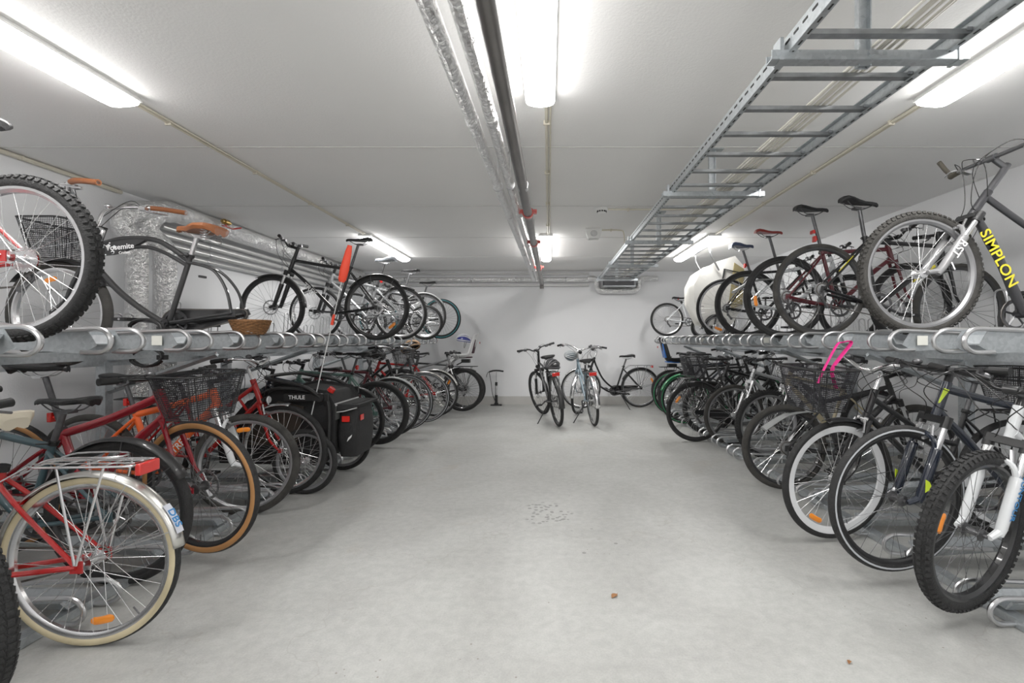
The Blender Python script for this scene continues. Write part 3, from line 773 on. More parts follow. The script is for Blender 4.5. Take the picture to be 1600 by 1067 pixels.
# smoke detector, emergency sensor
pw = mat('white_plastic', (.78, .78, .77), .4)
def hang_round(loc):
    o = thing('smoke_detector', 'round white smoke detector with dark vents on the ceiling', 'smoke detector', loc)
    MB().lathe([(0, 0), (.055, 0), (.055, -.012), (.045, -.02), (.045, -.022), (.04, -.045), (.022, -.055), (0, -.056)], 28, axis='z', closed=False).obj('body', pw, o)
    mb = MB()
    for k in range(12): a = 2 * PI * k / 12; mb.box((.0425 * math.cos(a), .0425 * math.sin(a), -.033), (.008, .015, .014), 0, Matrix.Rotation(a, 3, 'Z'))
    mb.obj('vent_slots', plastic(), o)
hang_round((.50, 4.5, ZC))
conduit('cream conduit running from the smoke detector to the cable ladder', [(.56, 4.5, ZC - .012), (1.3, 4.5, ZC - .012)], r=.007, clips=[(.75, 4.5, ZC - .012)])
o = thing('motion_sensor', 'boxy white motion sensor on the ceiling left of the ladder', 'sensor', (.50, 5.35, ZC))
mb = MB(); mb.prism([(-.08, 0), (.08, 0), (.075, -.05), (.055, -.10), (-.055, -.10), (-.075, -.05)], -.06, .06)
q = mb.obj('housing', pw, o, False); md = q.modifiers.new('b', 'BEVEL'); md.width = .012; md.segments = 3
MB().ball((0, -.058, -.06), (.04, .03, .035), seg=16, n=10).obj('lens', mat('frosted_lens', (.6, .6, .6), .2, coat=.5), o)
conduit('cream conduit bending from the motion sensor up to the ladder', spline([(.58, 5.35, ZC - .012), (.80, 5.35, ZC - .012), (.84, 5.33, ZC - .05), (.845, 5.3, ZC - .16)], 4), r=.008, clips=[(.7, 5.35, ZC - .012)])

# ------------------------------------------------------------------ ceiling pipes
fo = foil(); gp = mat('grey_steel_pipe', (.19, .18, .175), .35, .7, var=.15, vscale=6)
def pipe(name, label, pts, r, m, seg=20, cat='pipe', group=None):
    o = thing(name, label, cat, pts[0], group); p0 = V(pts[0]); mb = MB(); mb.tube([V(p) - p0 for p in pts], r, seg); mb.obj('pipe_run', m, o); return o, p0
def rod(o, p0, x, y, z, r):
    mb = MB(); mb.tube([V((x, y, ZC)) - p0, V((x, y, z + r)) - p0], .005, 6); mb.tube([V((x, y, ZC)) - p0, V((x, y, ZC - .012)) - p0], .016, 10)
    mb.lathe([(r + .004, -.012), (r + .004, .012), (r, .012), (r, -.012)], 20, c=V((x, y, z)) - p0); mb.obj('hanger', steel(), o)
def lerp_x(a, b, y, y0=-2.0, y1=8.1): return a + (b - a) * (y - y0) / (y1 - y0)
for (xa, xb, r, z, lb) in ((-.43, -.255, .030, 2.20, 'foil wrapped pipe under the ceiling, leftmost of the three'), (-.32, -.20, .029, 2.21, 'foil wrapped pipe under the ceiling, between the other foil pipe and the grey pipe')):
    o, p0 = pipe('insulated_pipe', lb, [(lerp_x(xa, xb, y), y, z) for y in [-2 + .5 * i for i in range(21)]], r, fo, 18)
    for y in (3.15, 5.15, 6.9): rod(o, p0, lerp_x(xa, xb, y), y, z, r)
    for y in (2.2, 3.9, 5.6): MB().lathe([(r + .003, -.02), (r + .003, .02), (r - .002, .02), (r - .002, -.02)], 18, c=V((lerp_x(xa, xb, y), y, z)) - p0).obj('joint_tape', fo, o)
o, p0 = pipe('steel_pipe', 'grey steel pipe with red clamps hanging under the ceiling', [(lerp_x(-.215, -.13, y, -2, 8.3), y, 2.19 - .02 * y / 8) for y in [-2 + i * 1.03 for i in range(11)]], .034, gp, 24)
mb = MB(); mb.tube([V((-.13, 8.28, 2.165)) - p0, V((-.13, 8.33, 2.155)) - p0, V((-.128, 8.33, 2.08)) - p0], .036, 16); mb.obj('pipe_elbow', gp, o)
redc = paint('red_clamp', (.5, .04, .03), .4)
for y in (3.75, 4.9, 6.6):
    x = lerp_x(-.215, -.13, y, -2, 8.3); c = V((x, y, 2.185)) - p0; mb = MB()
    mb.lathe([(.045, -.025), (.045, .025), (.035, .025), (.035, -.025)], 22, c=c)
    for s_ in (-1, 1): mb.box(c + V((s_ * .055, 0, .008)), (.03, .04, .03)); mb.cyl(c + V((s_ * .058, -.035, .008)), c + V((s_ * .058, .035, .008)), .009, seg=6)
    mb.obj('red_clamp', redc, o)
    mb = MB(); mb.tube([c + V((0, 0, .04)), c + V((0, 0, ZC - 2.19))], .005, 6); mb.obj('hanger', steel(), o)
mb = MB(); mb.lathe([(.038, -.03), (.038, .03), (.034, .03), (.034, -.03)], 22, c=V((lerp_x(-.215, -.13, 3.1, -2, 8.3), 3.1, 2.187)) - p0); mb.obj('coupling', steel(), o)

# left wall ducts and pipes
xw = XL + .21
def wob(pts, r, a=.0): return pts
o, p0 = pipe('foil_duct', 'thick foil wrapped duct along the top of the left wall', spline([(xw, YB - .05, 2.325), (xw, 6, 2.325), (xw, 4.6, 2.325), (xw, 4.25, 2.325), (xw, 4.12, 2.30), (xw - .03, 4.04, 2.2), (xw - .03, 4.02, 2.10), (xw + .02, 4.12, 1.98), (xw + .02, 4.14, 1.85), (xw + .02, 4.14, 1.4), (xw + .02, 4.14, .3)], 5), .085, fo, 24, 'duct')
for y in (4.9, 5.9, 6.9, 7.9): MB().lathe([(.09, -.02), (.09, .02), (.083, .02), (.083, -.02)], 24, c=V((xw, y, 2.325)) - p0).obj('joint_tape', fo, o)
for z in (1.8, 1.3, .8): MB().lathe([(.09, -.02), (.09, .02), (.083, .02), (.083, -.02)], 24, axis='z', c=V((xw + .02, 4.14, z)) - p0).obj('joint_tape', fo, o)
o, p0 = pipe('foil_duct', 'upright foil wrapped duct left of its twin on the left wall', spline([(xw + .0, 4.22, 2.30), (xw - .0, 3.98, 2.27), (xw - .02, 3.82, 2.2), (xw - .02, 3.78, 2.08), (xw, 3.86, 1.97), (xw, 3.88, 1.85), (xw, 3.88, 1.2), (xw, 3.88, .3)], 6), .078, fo, 24, 'duct')
for i, (z, r, x) in enumerate(((2.21, .024, .07), (2.135, .026, .07), (2.055, .026, .07), (1.985, .018, .05))):
    o, p0 = pipe('wall_pipe', ['pale pipe on the left wall, directly under the thick duct', 'second pale pipe down on the left wall under the duct', 'third pale pipe down on the left wall under the duct', 'thin lowest pipe on the left wall under the duct'][i],
                 [(XL + x, 4.3, z), (XL + x, YB - .05, z)], r, mat('pale_pipe', (.66, .66, .65), .3, .5), 14)
    for y in (4.9, 6.2, 7.5):
        mb = MB().lathe([(r + .004, -.012), (r + .004, .012), (r, .012), (r, -.012)], 14, c=V((XL + x, y, z)) - p0); mb.box(V((XL + .02, y, z)) - p0, (.05, .02, .02))
        mb.obj('pipe_clip', steel(), o)
valve = thing('shutoff_valve', 'brass shutoff valve with red lever beside the thick foil duct', 'valve', (xw + .14, 4.75, 2.36))
MB().tube([(0, -.06, 0), (0, -.03, 0), (0, -.03, 0), (0, .03, 0), (0, .03, 0), (0, .06, 0)], [.016, .016, .028, .028, .016, .016], 12).obj('body', mat('brass', (.45, .3, .1), .35, .9), valve)
mb = MB(); mb.box((.0, .03, -.045), (.03, .15, .006)); mb.cyl((0, 0, 0), (0, 0, -.05), .01, seg=8); mb.tube([(0, .10, -.045), (.05, .16, -.02)], .008, 6); mb.obj('lever', redc, valve)
# back wall pipes
yb = YB - .09
o, p0 = pipe('insulated_pipe', 'foil wrapped pipe along the top of the back wall', [(XL + .35, yb, 2.27), (.72, yb, 2.27)], .045, fo, 18)
for x in (-2.6, -1.4, -.6, .3): MB().lathe([(.05, -.015), (.05, .015), (.044, .015), (.044, -.015)], 18, axis='x', c=V((x, yb, 2.27)) - p0).obj('pipe_clip', steel(), o)
for z, r, lb in ((2.38, .02, 'thin pale pipe above the foil pipe on the back wall'), (2.175, .022, 'thin pale pipe below the foil pipe on the back wall')):
    pipe('wall_pipe', lb, [(XL + .35, yb + .04, z), (.72, yb + .04, z)], r, mat('pale_pipe'), 12)
o, p0 = pipe('foil_duct', 'foil wrapped pipe loop below the far end of the ladder', spline([(.70, yb, 2.29), (.80, yb, 2.29), (.86, yb, 2.24), (.87, yb, 2.12), (.93, yb, 2.07), (1.1, yb, 2.065), (1.45, yb, 2.065), (1.57, yb, 2.08), (1.62, yb, 2.15), (1.64, yb, 2.25), (1.72, yb, 2.29), (1.96, yb, 2.29)], 5), .052, fo, 20, 'duct')
o = thing('wall_duct', 'dark rectangular duct opening framed by the foil loop', 'duct', (1.25, YB - .1, 2.24)); mb = MB(); mb.prism([(-.27, -.09), (.27, -.09), (.27, .11), (-.27, .11)], -.1, .1)
mb.obj('duct_box', mat('dark_duct', (.06, .06, .065), .6), o, False)
mb = MB(); mb.tube([(-.29, -.11, .1), (.29, -.11, .1), (.29, -.11, -.1), (-.29, -.11, -.1)], .012, 6, closed=True); mb.obj('flange', galv(), o)

# ------------------------------------------------------------------ cable ladder
gv = galv()
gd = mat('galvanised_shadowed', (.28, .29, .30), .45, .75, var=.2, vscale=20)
zl = 2.17; xl0, xl1 = .80, 1.345
lad = thing('cable_ladder', 'galvanised cable ladder hung under the ceiling on the right', 'cable ladder', ((xl0 + xl1) / 2, 3, zl)); O = V(((xl0 + xl1) / 2, 3, zl))
for s_, x in ((-1, xl0), (1, xl1)):
    mb = MB(); y0, y1 = -1.6, 7.75
    mb.box(V((x, (y0 + y1) / 2, zl)) - O, (.003, y1 - y0, .058)); mb.box(V((x - s_ * .011, (y0 + y1) / 2, zl - .028)) - O, (.022, y1 - y0, .003)); mb.box(V((x - s_ * .011, (y0 + y1) / 2, zl + .028)) - O, (.022, y1 - y0, .003))
    y = y0 + .05
    while y < y1:
        mb.box(V((x + s_ * .0015, y, zl + .008)) - O, (.004, .028, .007), 1); mb.box(V((x - s_ * .012, y, zl - .0295)) - O, (.006, .024, .002), 1); y += .055
    mb.obj('side_rail', [gv, mat('slot_shadow', (.03, .03, .03), .8)], lad, False)
y = -1.45; ry = []
while y < 7.7:
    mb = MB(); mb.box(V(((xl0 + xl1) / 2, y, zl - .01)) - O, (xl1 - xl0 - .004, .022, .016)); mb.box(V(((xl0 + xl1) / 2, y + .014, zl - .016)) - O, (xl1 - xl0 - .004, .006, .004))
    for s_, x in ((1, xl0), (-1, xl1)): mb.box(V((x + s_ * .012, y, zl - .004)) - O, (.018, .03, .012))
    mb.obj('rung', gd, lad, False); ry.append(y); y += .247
for y in (-1.35, .12, 1.60, 3.10, 4.62, 6.1, 7.5):
    mb = MB(); xm = (xl0 + xl1) / 2
    mb.box(V((xm, y, zl - .052)) - O, (.66, .040, .004)); mb.box(V((xm, y - .02, zl - .038)) - O, (.66, .004, .03)); mb.box(V((xm, y + .02, zl - .038)) - O, (.66, .004, .03))
    for x in (xl0 - .025, xl1 + .025): mb.box(V((x, y, zl - .02)) - O, (.012, .05, .075))
    h = ZC - (zl - .06); mb.box(V((xm, y + .028, zl - .06 + h / 2)) - O, (.04, .004, h)); mb.box(V((xm - .02, y + .018, zl - .06 + h / 2)) - O, (.004, .022, h)); mb.box(V((xm + .02, y + .018, zl - .06 + h / 2)) - O, (.004, .022, h))
    mb.box(V((xm, y + .02, ZC - .004)) - O, (.13, .09, .008)); mb.cyl(V((xm, y - .03, zl - .035)) - O, V((xm, y + .03, zl - .035)) - O, .012, seg=8)
    mb.obj('hanger_bracket', gv, lad, False)
cabm = mat('white_cable', (.66, .64, .58), .5)
for i in range(8):
    r2 = random.Random(i); ph = r2.uniform(0, 6)
    pts = [(1.14 + .018 * (i - 3.5) * (.8 + .2 * math.sin(y * .9 + ph)) + .02 * math.sin(y * .35) , y, zl + .005 + .0065 * (i % 2) + .0) for y in [-1.5 + .31 * k for k in range(30)]]
    o = MB().tube(spline(pts, 2), .0052, 6).obj('cable', cabm); tag(o, 'off white cable in the bundle lying on the cable ladder', 'cable', 'cables lying on the ladder')
o = MB().tube([(xl0 + .03, -1.5, zl + .008), (xl0 + .028, 3, zl + .008), (xl0 + .03, 6.8, zl + .008)], .008, 8).obj('cable', cabm); tag(o, 'thicker off white cable lying along the left rail of the ladder', 'cable')

# ------------------------------------------------------------------ two tier racks
def rack(side, xo, xi, ylist, label):
    sg = side                                            # -1 left, +1 right
    root = thing('bike_rack', label, 'bike rack', (sg * xo, 0, 0)); O = V((sg * xo, 0, 0))
    y0, y1 = ylist[0] - .35, ylist[-1] + .3
    def B(mb, x, y, z, d, mi=0, rot=None): mb.box(V((sg * x, y, z)) - O, d, mi, rot)
    for x, z, d in ((xo + .12, .02, (.06, .0, .035)), (xi - .1, .03, (.06, 0, .05))):
        mb = MB(); B(mb, x, (y0 + y1) / 2, z, (d[0], y1 - y0, d[2])); mb.obj('floor_rail', gv, root, False)
    for x, z, h in ((xo + .62, 1.09, .05), (xi - .18, 1.02, .06)):
        mb = MB(); B(mb, x, (y0 + y1) / 2, z, (.05, y1 - y0, h)); mb.obj('beam', gv, root, False)
    for y in (1.45, 3.45, 4.75, 6.6, 8.15):
        MB().box(V((sg * (xi - .18), y, .52)) - O, (.07, .06, 1.0)).box(V((sg * (xi - .18), y, .01)) - O, (.14, .14, .012)).obj('post', gv, root, False)
        MB().tube([V((sg * (xi - .2), y, .80)) - O, V((sg * (xo + .5), y, 1.075)) - O], .02, 4).obj('brace', gv, root, False)
        MB().box(V((sg * (xo + xi) / 2, y, .045)) - O, (xi - xo - .2, .05, .03)).obj('floor_arm', gv, root, False)
    for i, yy0 in enumerate(ylist):
        for lvl in (0, 1):
            y = yy0 if lvl else yy0 - .12
            # lvl 1: upper tray; heights at the aisle end and at the wall end
            zo = 1.165 if lvl else .055 + .015 * (i % 2)
            zi = (1.165 if i % 2 == 0 else 1.0) if lvl else (.05 if i % 2 == 0 else .16)
            w = .052; mb = MB()
            a, b = xo + .10, xi
            def q(x): return zo + (zi - zo) * (x - a) / (b - a)
            vs = []
            for x in (a, b):
                z = q(x)
                for (yy, zz) in ((-w - .012, .045), (-w, .045), (-w * .55, .006), (w * .55, .006), (w, .045), (w + .012, .045), (w + .012, .042), (w * .62, 0), (-w * .62, 0), (-w - .012, .042)):
                    vs.append(V((sg * x, y + yy, z + zz - .008)) - O)
            n = 10; fs = [(k, (k + 1) % n, n + (k + 1) % n, n + k) for k in range(n)] + [tuple(range(n)), tuple(range(2 * n - 1, n - 1, -1))]
            mb.add(vs, fs)
            if lvl:                                       # tapering side cheeks at the aisle end
                for s2 in (-1, 1):
                    mb.prism([(sg * (xo + .06) - O.x, zo - .01), (sg * (xo + .10) - O.x, zo + .055), (sg * (xo + .55) - O.x, zo + .042), (sg * (xo + .55) - O.x, zo - .02), (sg * (xo + .12) - O.x, zo - .045)], y + s2 * .066 - .0015, y + s2 * .066 + .0015)
            tr = mb.obj('upper_tray' if lvl else 'lower_tray', gv, root, False)
            for s2 in (-1, 1):
                k = 1
                c = spline([(sg * (xo + .42), y + s2 * .074, zo + .048 * k), (sg * (xo + .12), y + s2 * .074, zo + .062 * k), (sg * (xo + .03), y + s2 * .078, zo + .060 * k), (sg * (xo - .012), y + s2 * .082, zo + .028), (sg * (xo - .012), y + s2 * .082, zo - .010 * k), (sg * (xo + .02), y + s2 * .080, zo - .036 * k), (sg * (xo + .07), y + s2 * .076, zo - .040 * k), (sg * (xo + .12), y + s2 * .074, zo - .038 * k)], 5)
                if not lvl: c = [V((p.x, p.y, max(p.z, .012))) for p in c]
                h = MB().tube([V(p) - O for p in c], .0105, 8).obj('end_hoop', steel(), root); h.parent = tr
            # tall wheel holder near the wall
            x = xi - .30; z = q(x) + .01; hm = MB()
            for dx in (0, .085):
                hm.tube(spline([V((sg * (x + dx), y - .042, z)) - O, V((sg * (x + dx - .02), y - .042, z + .26)) - O, V((sg * (x + dx - .022), y - .028, z + .32)) - O, V((sg * (x + dx - .024), y + .028, z + .32)) - O, V((sg * (x + dx - .02), y + .042, z + .26)) - O, V((sg * (x + dx), y + .042, z)) - O], 4), .006, 7)
            o = hm.obj('wheel_holder', steel(), root); o.parent = tr
            if lvl and i % 4 == 3:
                s3 = MB(); s3.box(V((sg * (xo + .16), y - .0785, zo + .012)) - O, (.055, .002, .05)); o = s3.obj('sticker', mat('white_sticker', (.72, .72, .66), .5), root, False); o.parent = tr
    return root
YL = [1.24 + .45 * i for i in range(16)]
rack(-1, 1.92, 3.42, YL, 'galvanised two tier bike rack along the left wall')
rack(1, 1.82, 3.22, [1.24 + .45 * i for i in range(16)], 'galvanised two tier bike rack along the right wall')

# ------------------------------------------------------------------ bicycles
crimson = paint('crimson_paint', (.26, .006, .014), .22); redp = paint('red_paint', (.42, .010, .010), .25); orangep = paint('orange_paint', (.95, .13, .015), .3)
slate = paint('slate_teal_paint', (.045, .085, .10), .3); blk = black(); mblk = paint('matt_black_paint', (.012, .012, .013), .5)
silp = paint('silver_paint', (.50, .51, .52), .3, .6); whp = paint('white_paint', (.78, .80, .82), .25); beige = paint('beige_paint', (.50, .43, .28), .35)
teal = paint('sage_green_paint', (.12, .22, .19), .35); navy = paint('navy_paint', (.006, .010, .022), .25); gry = paint('grey_paint', (.22, .22, .225), .4); maroon = paint('maroon_paint', (.10, .008, .015), .3)
bluegrey = paint('blue_grey_paint', (.16, .22, .26), .3); grn = paint('green_paint', (.01, .16, .05), .3)
yel = paint('yellow_paint', (.85, .72, .02), .35); neon = paint('neon_yellow', (.62, .80, .03), .4); wht = mat('white_print', (.85, .85, .85), .5)
tealtext = mat('teal_print', (.2, .5, .5), .5); brown = mat('brown_leather', (.30, .10, .035), .45, bump=.2, bscale=60); creamsad = mat('cream_leather', (.62, .56, .44), .4)
alu = silver(); greysad = mat('grey_vinyl', (.28, .30, .33), .4); bluetext = mat('blue_print', (.02, .22, .55), .4)
chromef = mat('chrome_fender', (.66, .65, .62), .28, 1.0); greyf = mat('grey_plastic_fender', (.33, .34, .34), .5)
G1 = 'bicycles'
# left side, lower tier (near to far)
bike('L0', 'bicycle whose chunky treaded tyre alone shows in the bottom left corner', 'f', -96, 1.45, .02, -8, steer=-9, R=.35, tw=.052, tire='tread', rim='black', style='diamond', col=blk, disc=True)
bike('L1', 'red city bicycle with cream tyres, chrome fender and wire rear rack', 'r', 143, 1.83, .0, 183, R=.33, tw=.038, side='cream', rim='silver', style='step', kname='city', col=redp, rf=chromef, rfa=(10, 172), fw=.030, rack=alu, clamp=True, staysilver=True, refl_r=-100, sad='comfort', sadcol=creamsad, sh=.60, stl=.42, bar='city', gears=False, drop=.05, crank=40, bw=.8, cs=.46, sx=.14)
bike('L2', 'slate teal bicycle with long black rear fender behind the cream tyred bike', 'r', 186, 2.28, .0, 181, R=.35, tw=.042, rim='black', spk='black', col=slate, style='mtb', kname='diamond', disc=True, rf=mblk, rfa=(22, 152), sh=.60, stl=.40, sad='sport', bar='flat', crank=200)
bike('L3', 'crimson bicycle with tan sided tyres and black mesh front basket', 'f', 313, 2.47, .06, 0, steer=-11, R=.352, tw=.045, side='tan', rim='black', spk='black', style='mtb', kname='diamond', tt=-.01, tk=1.25, col=crimson, disc=True, basket={'w': .34, 'd': .27, 'h': .22}, sh=.695, sad='comfort', stl=.36, stem=.05, bar='flat', bw=.95, hl=.15, crank=150, tail=True, tail2=False)
bike('L4', 'orange mountain bicycle with silver suspension fork behind the black basket', 'f', 385, 3.2, .0, 0, steer=9, R=.34, tw=.052, tire='dusty', rim='grey', style='mtb', fork='susp', forkcol=whp, crown=alu, tk=1.25, col=orangep, text=('TREK', wht, .062), tpos=.45, refl_f=96, disc=False, bar='riser', bw=.8, crank=30, tail=True, sh=.66)
bike('L5', 'bright red bicycle with rigid red fork left of the black trailer', 'f', 443, 3.62, .0, 0, steer=-2, R=.343, tw=.045, rim='silver', style='step', kname='city', col=redp, ff=alu, ffa=(80, 175), bar='city', barcol=alu, light='head', bw=.75, rack=blk, tail=False, crank=80, sh=.62)
bike('L7', 'navy bicycle with black rear fender behind the black trailer', 'r', 550, 4.92, .0, 180, R=.343, tw=.04, tire='slick', rim='black', style='mtb', kname='diamond', col=navy, rf=mblk, rfa=(30, 150), sh=.60, disc=True, bar='riser', bw=.7, spk='black')
bike('L8', 'sage green bicycle with fat plain black tyres', 'r', 590, 5.2, .03, 180, R=.35, tw=.055, rim='black', style='diamond', col=teal, disc=True, sh=.72, spk='black', bar='flat', bw=.7, tail=True)
bike('L9', 'maroon bicycle with long grey rear fender, just beyond the fat tyred bike', 'r', 612, 5.62, .04, 180, R=.345, tw=.04, rim='silver', style='diamond', col=maroon, rf=greyf, rfa=(30, 165), sh=.68, sad='comfort', bar='city', bw=.7, stand=False)
bike('L10', 'dark city bicycle facing the aisle with a black mesh basket, left rack', 'f', 634, 6.02, .04, 0, R=.35, tw=.036, side='reflex', rim='silver', style='city', col=blk, ff=mblk, basket={'w': .3, 'd': .24, 'h': .22}, bar='city', bw=.7, light='head')
bike('L11', 'black bicycle with bright metal front fender far down the left rack', 'f', 664, 6.62, .03, 0, R=.35, tw=.038, side='reflex', rim='silver', style='city', col=mblk, ff=chromef, ffa=(40, 160), bar='city', bw=.7, sh=.66)
bike('L12', 'red and black bicycle with metal rear fender, third from the back wall on the left', 'r', 680, 7.12, .03, 180, R=.35, tw=.038, rim='silver', style='diamond', col=redp, rf=chromef, rfa=(30, 160), bar='flat', bw=.7, sh=.66, disc=True)
bike('L13', 'grey mountain bicycle with black suspension fork facing the aisle near the back wall', 'f', 722, 7.62, .03, 0, steer=-6, R=.35, tw=.05, rim='black', style='mtb', col=gry, fork='susp', forkcol=blk, disc=True, spk='black', ff=mblk, ffa=(95, 140), bar='flat', bw=.7, refl_f=150)
bike('L14', 'black bicycle carrying the white child seat beside the back wall', 'r', 728, 8.12, .0, 180, R=.34, tw=.045, rim='black', style='diamond', col=blk, rf=mblk, rfa=(25, 120), spk='black', disc=True, bar='flat', bw=.7, rack=blk, tail=False, tailh=.1)
# left side, upper tier
bike('U1', 'mountain bicycle with knobby rear tyre filling the upper left corner', 'r', 28, 1.95, 1.175, 180, R=.34, tw=.056, tire='knob', rim='silver', style='mtb', col=redp, col2=whp, sh=.625, sx=-.035, stl=.42, wb=1.02, bar='flat', sad='sport', fork='susp', forkcol=alu, crank=20)
b = bike('U2', 'black and white cruiser bicycle with brown leather saddle and curved frame', 'r', 372, 3.0, 1.01, 180, R=.335, tw=.055, tire='dusty', wb=1.13, ha=67, rim='silver', style='cruiser', col=mblk, no_rear=True, gears=False, sh=.60, stl=.43, sad='cruiser', sadcol=brown, postcol=alu, bar='cruiser', barcol=alu, grip=brown, bw=.92, stem=.08, ff=mblk, ffa=(35, 150), basket={'w': .34, 'd': .27, 'h': .24}, guard=mblk, refl_f=75, crank=185, brakes=False, stilt=-4, levcol=alu)
tz = MB()
a_, c_ = b.hb + b.u * .115, b.scp
pA = spline([b.ht - b.u * .03, (b.ht - b.u * .03).lerp(b.scp, .3) + V((0, 0, .07)), (b.ht).lerp(b.scp, .52) + V((0, 0, .075))], 5)
pB = spline([b.hb + b.u * .035, (b.hb).lerp(b.scp, .3) + V((0, 0, .045)), (b.ht).lerp(b.scp, .52) + V((0, 0, .06))], 5)
poly = [(p.x, p.z) for p in pA] + [(p.x, p.z) for p in reversed(pB)]
tz.prism(poly, -.012, .012); tz.obj('tank_panel', mblk, b.root, False)
pm = (pA[4] + pB[4]) / 2 + V((-.01, 0, -.004))
lettering('lettering', 'Yosemite', .047, pm + V((-.025, .0125, .004)), V((-1, 0, .10)), V((0, 0, 1)), wht, b.root)
lettering('lettering', 'Cruiser', .024, pm + V((-.055, .0125, -.03)), V((-1, 0, .10)), V((0, 0, 1)), wht, b.root)
wp = MB(); rr_ = random.Random(3)
for i in range(34):
    t_ = rr_.random() ** 1.3 * .45; k = min(int(t_ * 10), 9); q_ = pA[k].lerp(pB[k], rr_.random()); wp.cyl(q_ + V((0, .0122, 0)), q_ + V((0, .0135, 0)), rr_.uniform(.004, .012), seg=5)
wp.tube([b.hb - b.u * .006, b.ht + b.u * .006], .0225, 14); wp.obj('white_splash', whp, b.root)
bike('U3', 'black hybrid bicycle with white lettering alone on the upper left trays', 'r', 589, 5.08, 1.175, 180, R=.35, tw=.042, wb=1.12, rim='black', spk='black', style='mtb', kname='diamond', fork='susp', forkcol=blk, col=blk, text=('TREK', wht, .075), tpos=.55, disc=True, rf=mblk, rfa=(35, 135), ff=mblk, ffa=(62, 180), sh=.80, stl=.50, hl=.15, stem=.10, bar='riser', bw=.85, ffs=1, refl_r=-130, crank=185, tail=False)
bike('U4', 'silver bicycle with disc brakes behind the black lettered hybrid', 'r', 626, 6.15, 1.18, 180, R=.345, tw=.045, wb=1.1, rim='silver', style='mtb', kname='diamond', fork='susp', forkcol=blk, col=silp, disc=True, sh=.77, sad='comfort', sadcol=greysad, bar='riser', bw=.8, tail=True, rf=mblk, rfa=(60, 120), stem=.08)
bike('U5', 'kids bicycle with small wheels between taller bikes on the upper left', 'r', 665, 6.75, 1.18, 180, kid=True, R=.25, tw=.045, wb=.8, kname='kids', rim='silver', style='mtb', col=blk, bar='riser', bw=.6, sh=.5)
bike('U6', 'silver bicycle with grey rear fender second from the back on the upper left', 'r', 662, 7.2, 1.2, 180, R=.345, tw=.042, rim='silver', style='mtb', kname='diamond', col=silp, rf=greyf, rfa=(40, 150), sh=.76, bar='flat', bw=.75, disc=True, tail=True)
bike('U7', 'black bicycle with teal striped tyres beside the back wall, upper left', 'r', 689, 8.05, 1.2, 180, R=.34, tw=.05, side='teal', rim='black', style='mtb', kname='mtb', col=blk, spk='black', sh=.68, bar='flat', bw=.75, disc=True)
# right side, lower tier
bike('R1', 'white mountain bicycle with knobby front tyre and blue fork print', 'f', 1520, 1.94, .06, 185, steer=17, R=.335, tw=.056, tire='knob', rim='black', style='mtb', fork='susp', forkcol=whp, crown=mblk, col=whp, ftext=('SUNTOUR', bluetext, .04), refl_f=18, bar='riser', bw=1.0, stem=.05, crank=20, stemcol=mblk, levcol=dark_metal(), spk='black')
bike('R2', 'black hybrid bicycle with neon yellow marks and silver striped front tyre', 'f', 1402, 2.25, .075, 180, steer=7, R=.352, tw=.042, side='reflex', rim='black', style='mtb', kname='diamond', fork='susp', forkcol=navy, crown=blk, col=navy, spk='black', bar='flat', bw=.95, hl=.16, accent=None, crank=350, stl=.48, sh=.66)
bike('R3', 'black city bicycle with shiny silver front rim and wide mesh front basket', 'f', 1307, 2.75, .02, 180, steer=11, R=.35, tw=.038, side='none', rim='white', rimd=.034, style='step', kname='city', col=blk, fork='rigid', ff=blk, ffa=(75, 185), basket={'w': .36, 'd': .26, 'h': .23}, bx=.36, bar='city', bw=.95, barcol=alu, refl_f=-60, hl=.17, rack=blk, rbasket=True, tail=False, crank=60)
bike('R4', 'black bicycle with grey clip on mudguard pointing into the aisle', 'r', 1225, 3.75, .0, 0, R=.335, tw=.048, tire='dusty', rim='black', style='mtb', kname='mtb', col=mblk, clipf=greyf, sh=.68, stl=.44, fork='susp', forkcol=blk, bar='flat', bw=.8, crank=220)
bike('R5', 'beige mountain bicycle with knobby front tyre and dark patterned fork', 'f', 1200, 4.65, .02, 180, steer=6, R=.335, tw=.055, tire='knob', rim='grey', style='mtb', fork='susp', forkcol=mblk, crown=alu, col=beige, bar='flat', bw=.75)
bike('R6', 'silver mountain bicycle with silver suspension fork, right of the black rear basket', 'f', 1147, 5.27, .0, 180, steer=2, R=.342, tw=.048, tire='dusty', rim='grey', style='mtb', fork='susp', forkcol=alu, crown=alu, col=silp, bar='riser', bw=.75)
bike('R7', 'black city bicycle with mesh basket over its black rear fender', 'r', 1087, 5.5, .0, 0, R=.345, tw=.038, rim='black', style='city', col=mblk, rf=blk, rfa=(20, 165), rack=blk, rbasket=True, tail=False, refl_r=145, guard=blk, spk='silver', bar='city', bw=.7)
bike('R7b', 'black mountain bicycle standing between the silver one and the basket bike', 'f', 1108, 5.9, .0, 180, R=.335, tw=.05, rim='black', style='mtb', col=blk, fork='susp', forkcol=blk, bar='riser', bw=.7)
bike('R8', 'bicycle with green striped tyres and green rear fender on the right rack', 'r', 1070, 6.5, .03, 0, R=.34, tw=.042, side='green', rim='black', style='diamond', col=mblk, rf=grn, rfa=(100, 160), refl_r=200, bar='flat', bw=.7)
bike('R9', 'black bicycle with plain black fender behind the green striped tyres', 'r', 1064, 6.95, .03, 0, R=.345, tw=.045, rim='black', style='diamond', col=blk, rf=blk, rfa=(60, 160), bar='flat', bw=.7)
bike('R10', 'dark bicycle with thin green tyre stripe, second from the back wall on the right', 'r', 1053, 7.45, .0, 0, R=.34, tw=.04, side='green', rim='black', style='city', col=blk, bar='city', bw=.7, refl_r=120, spk='black')
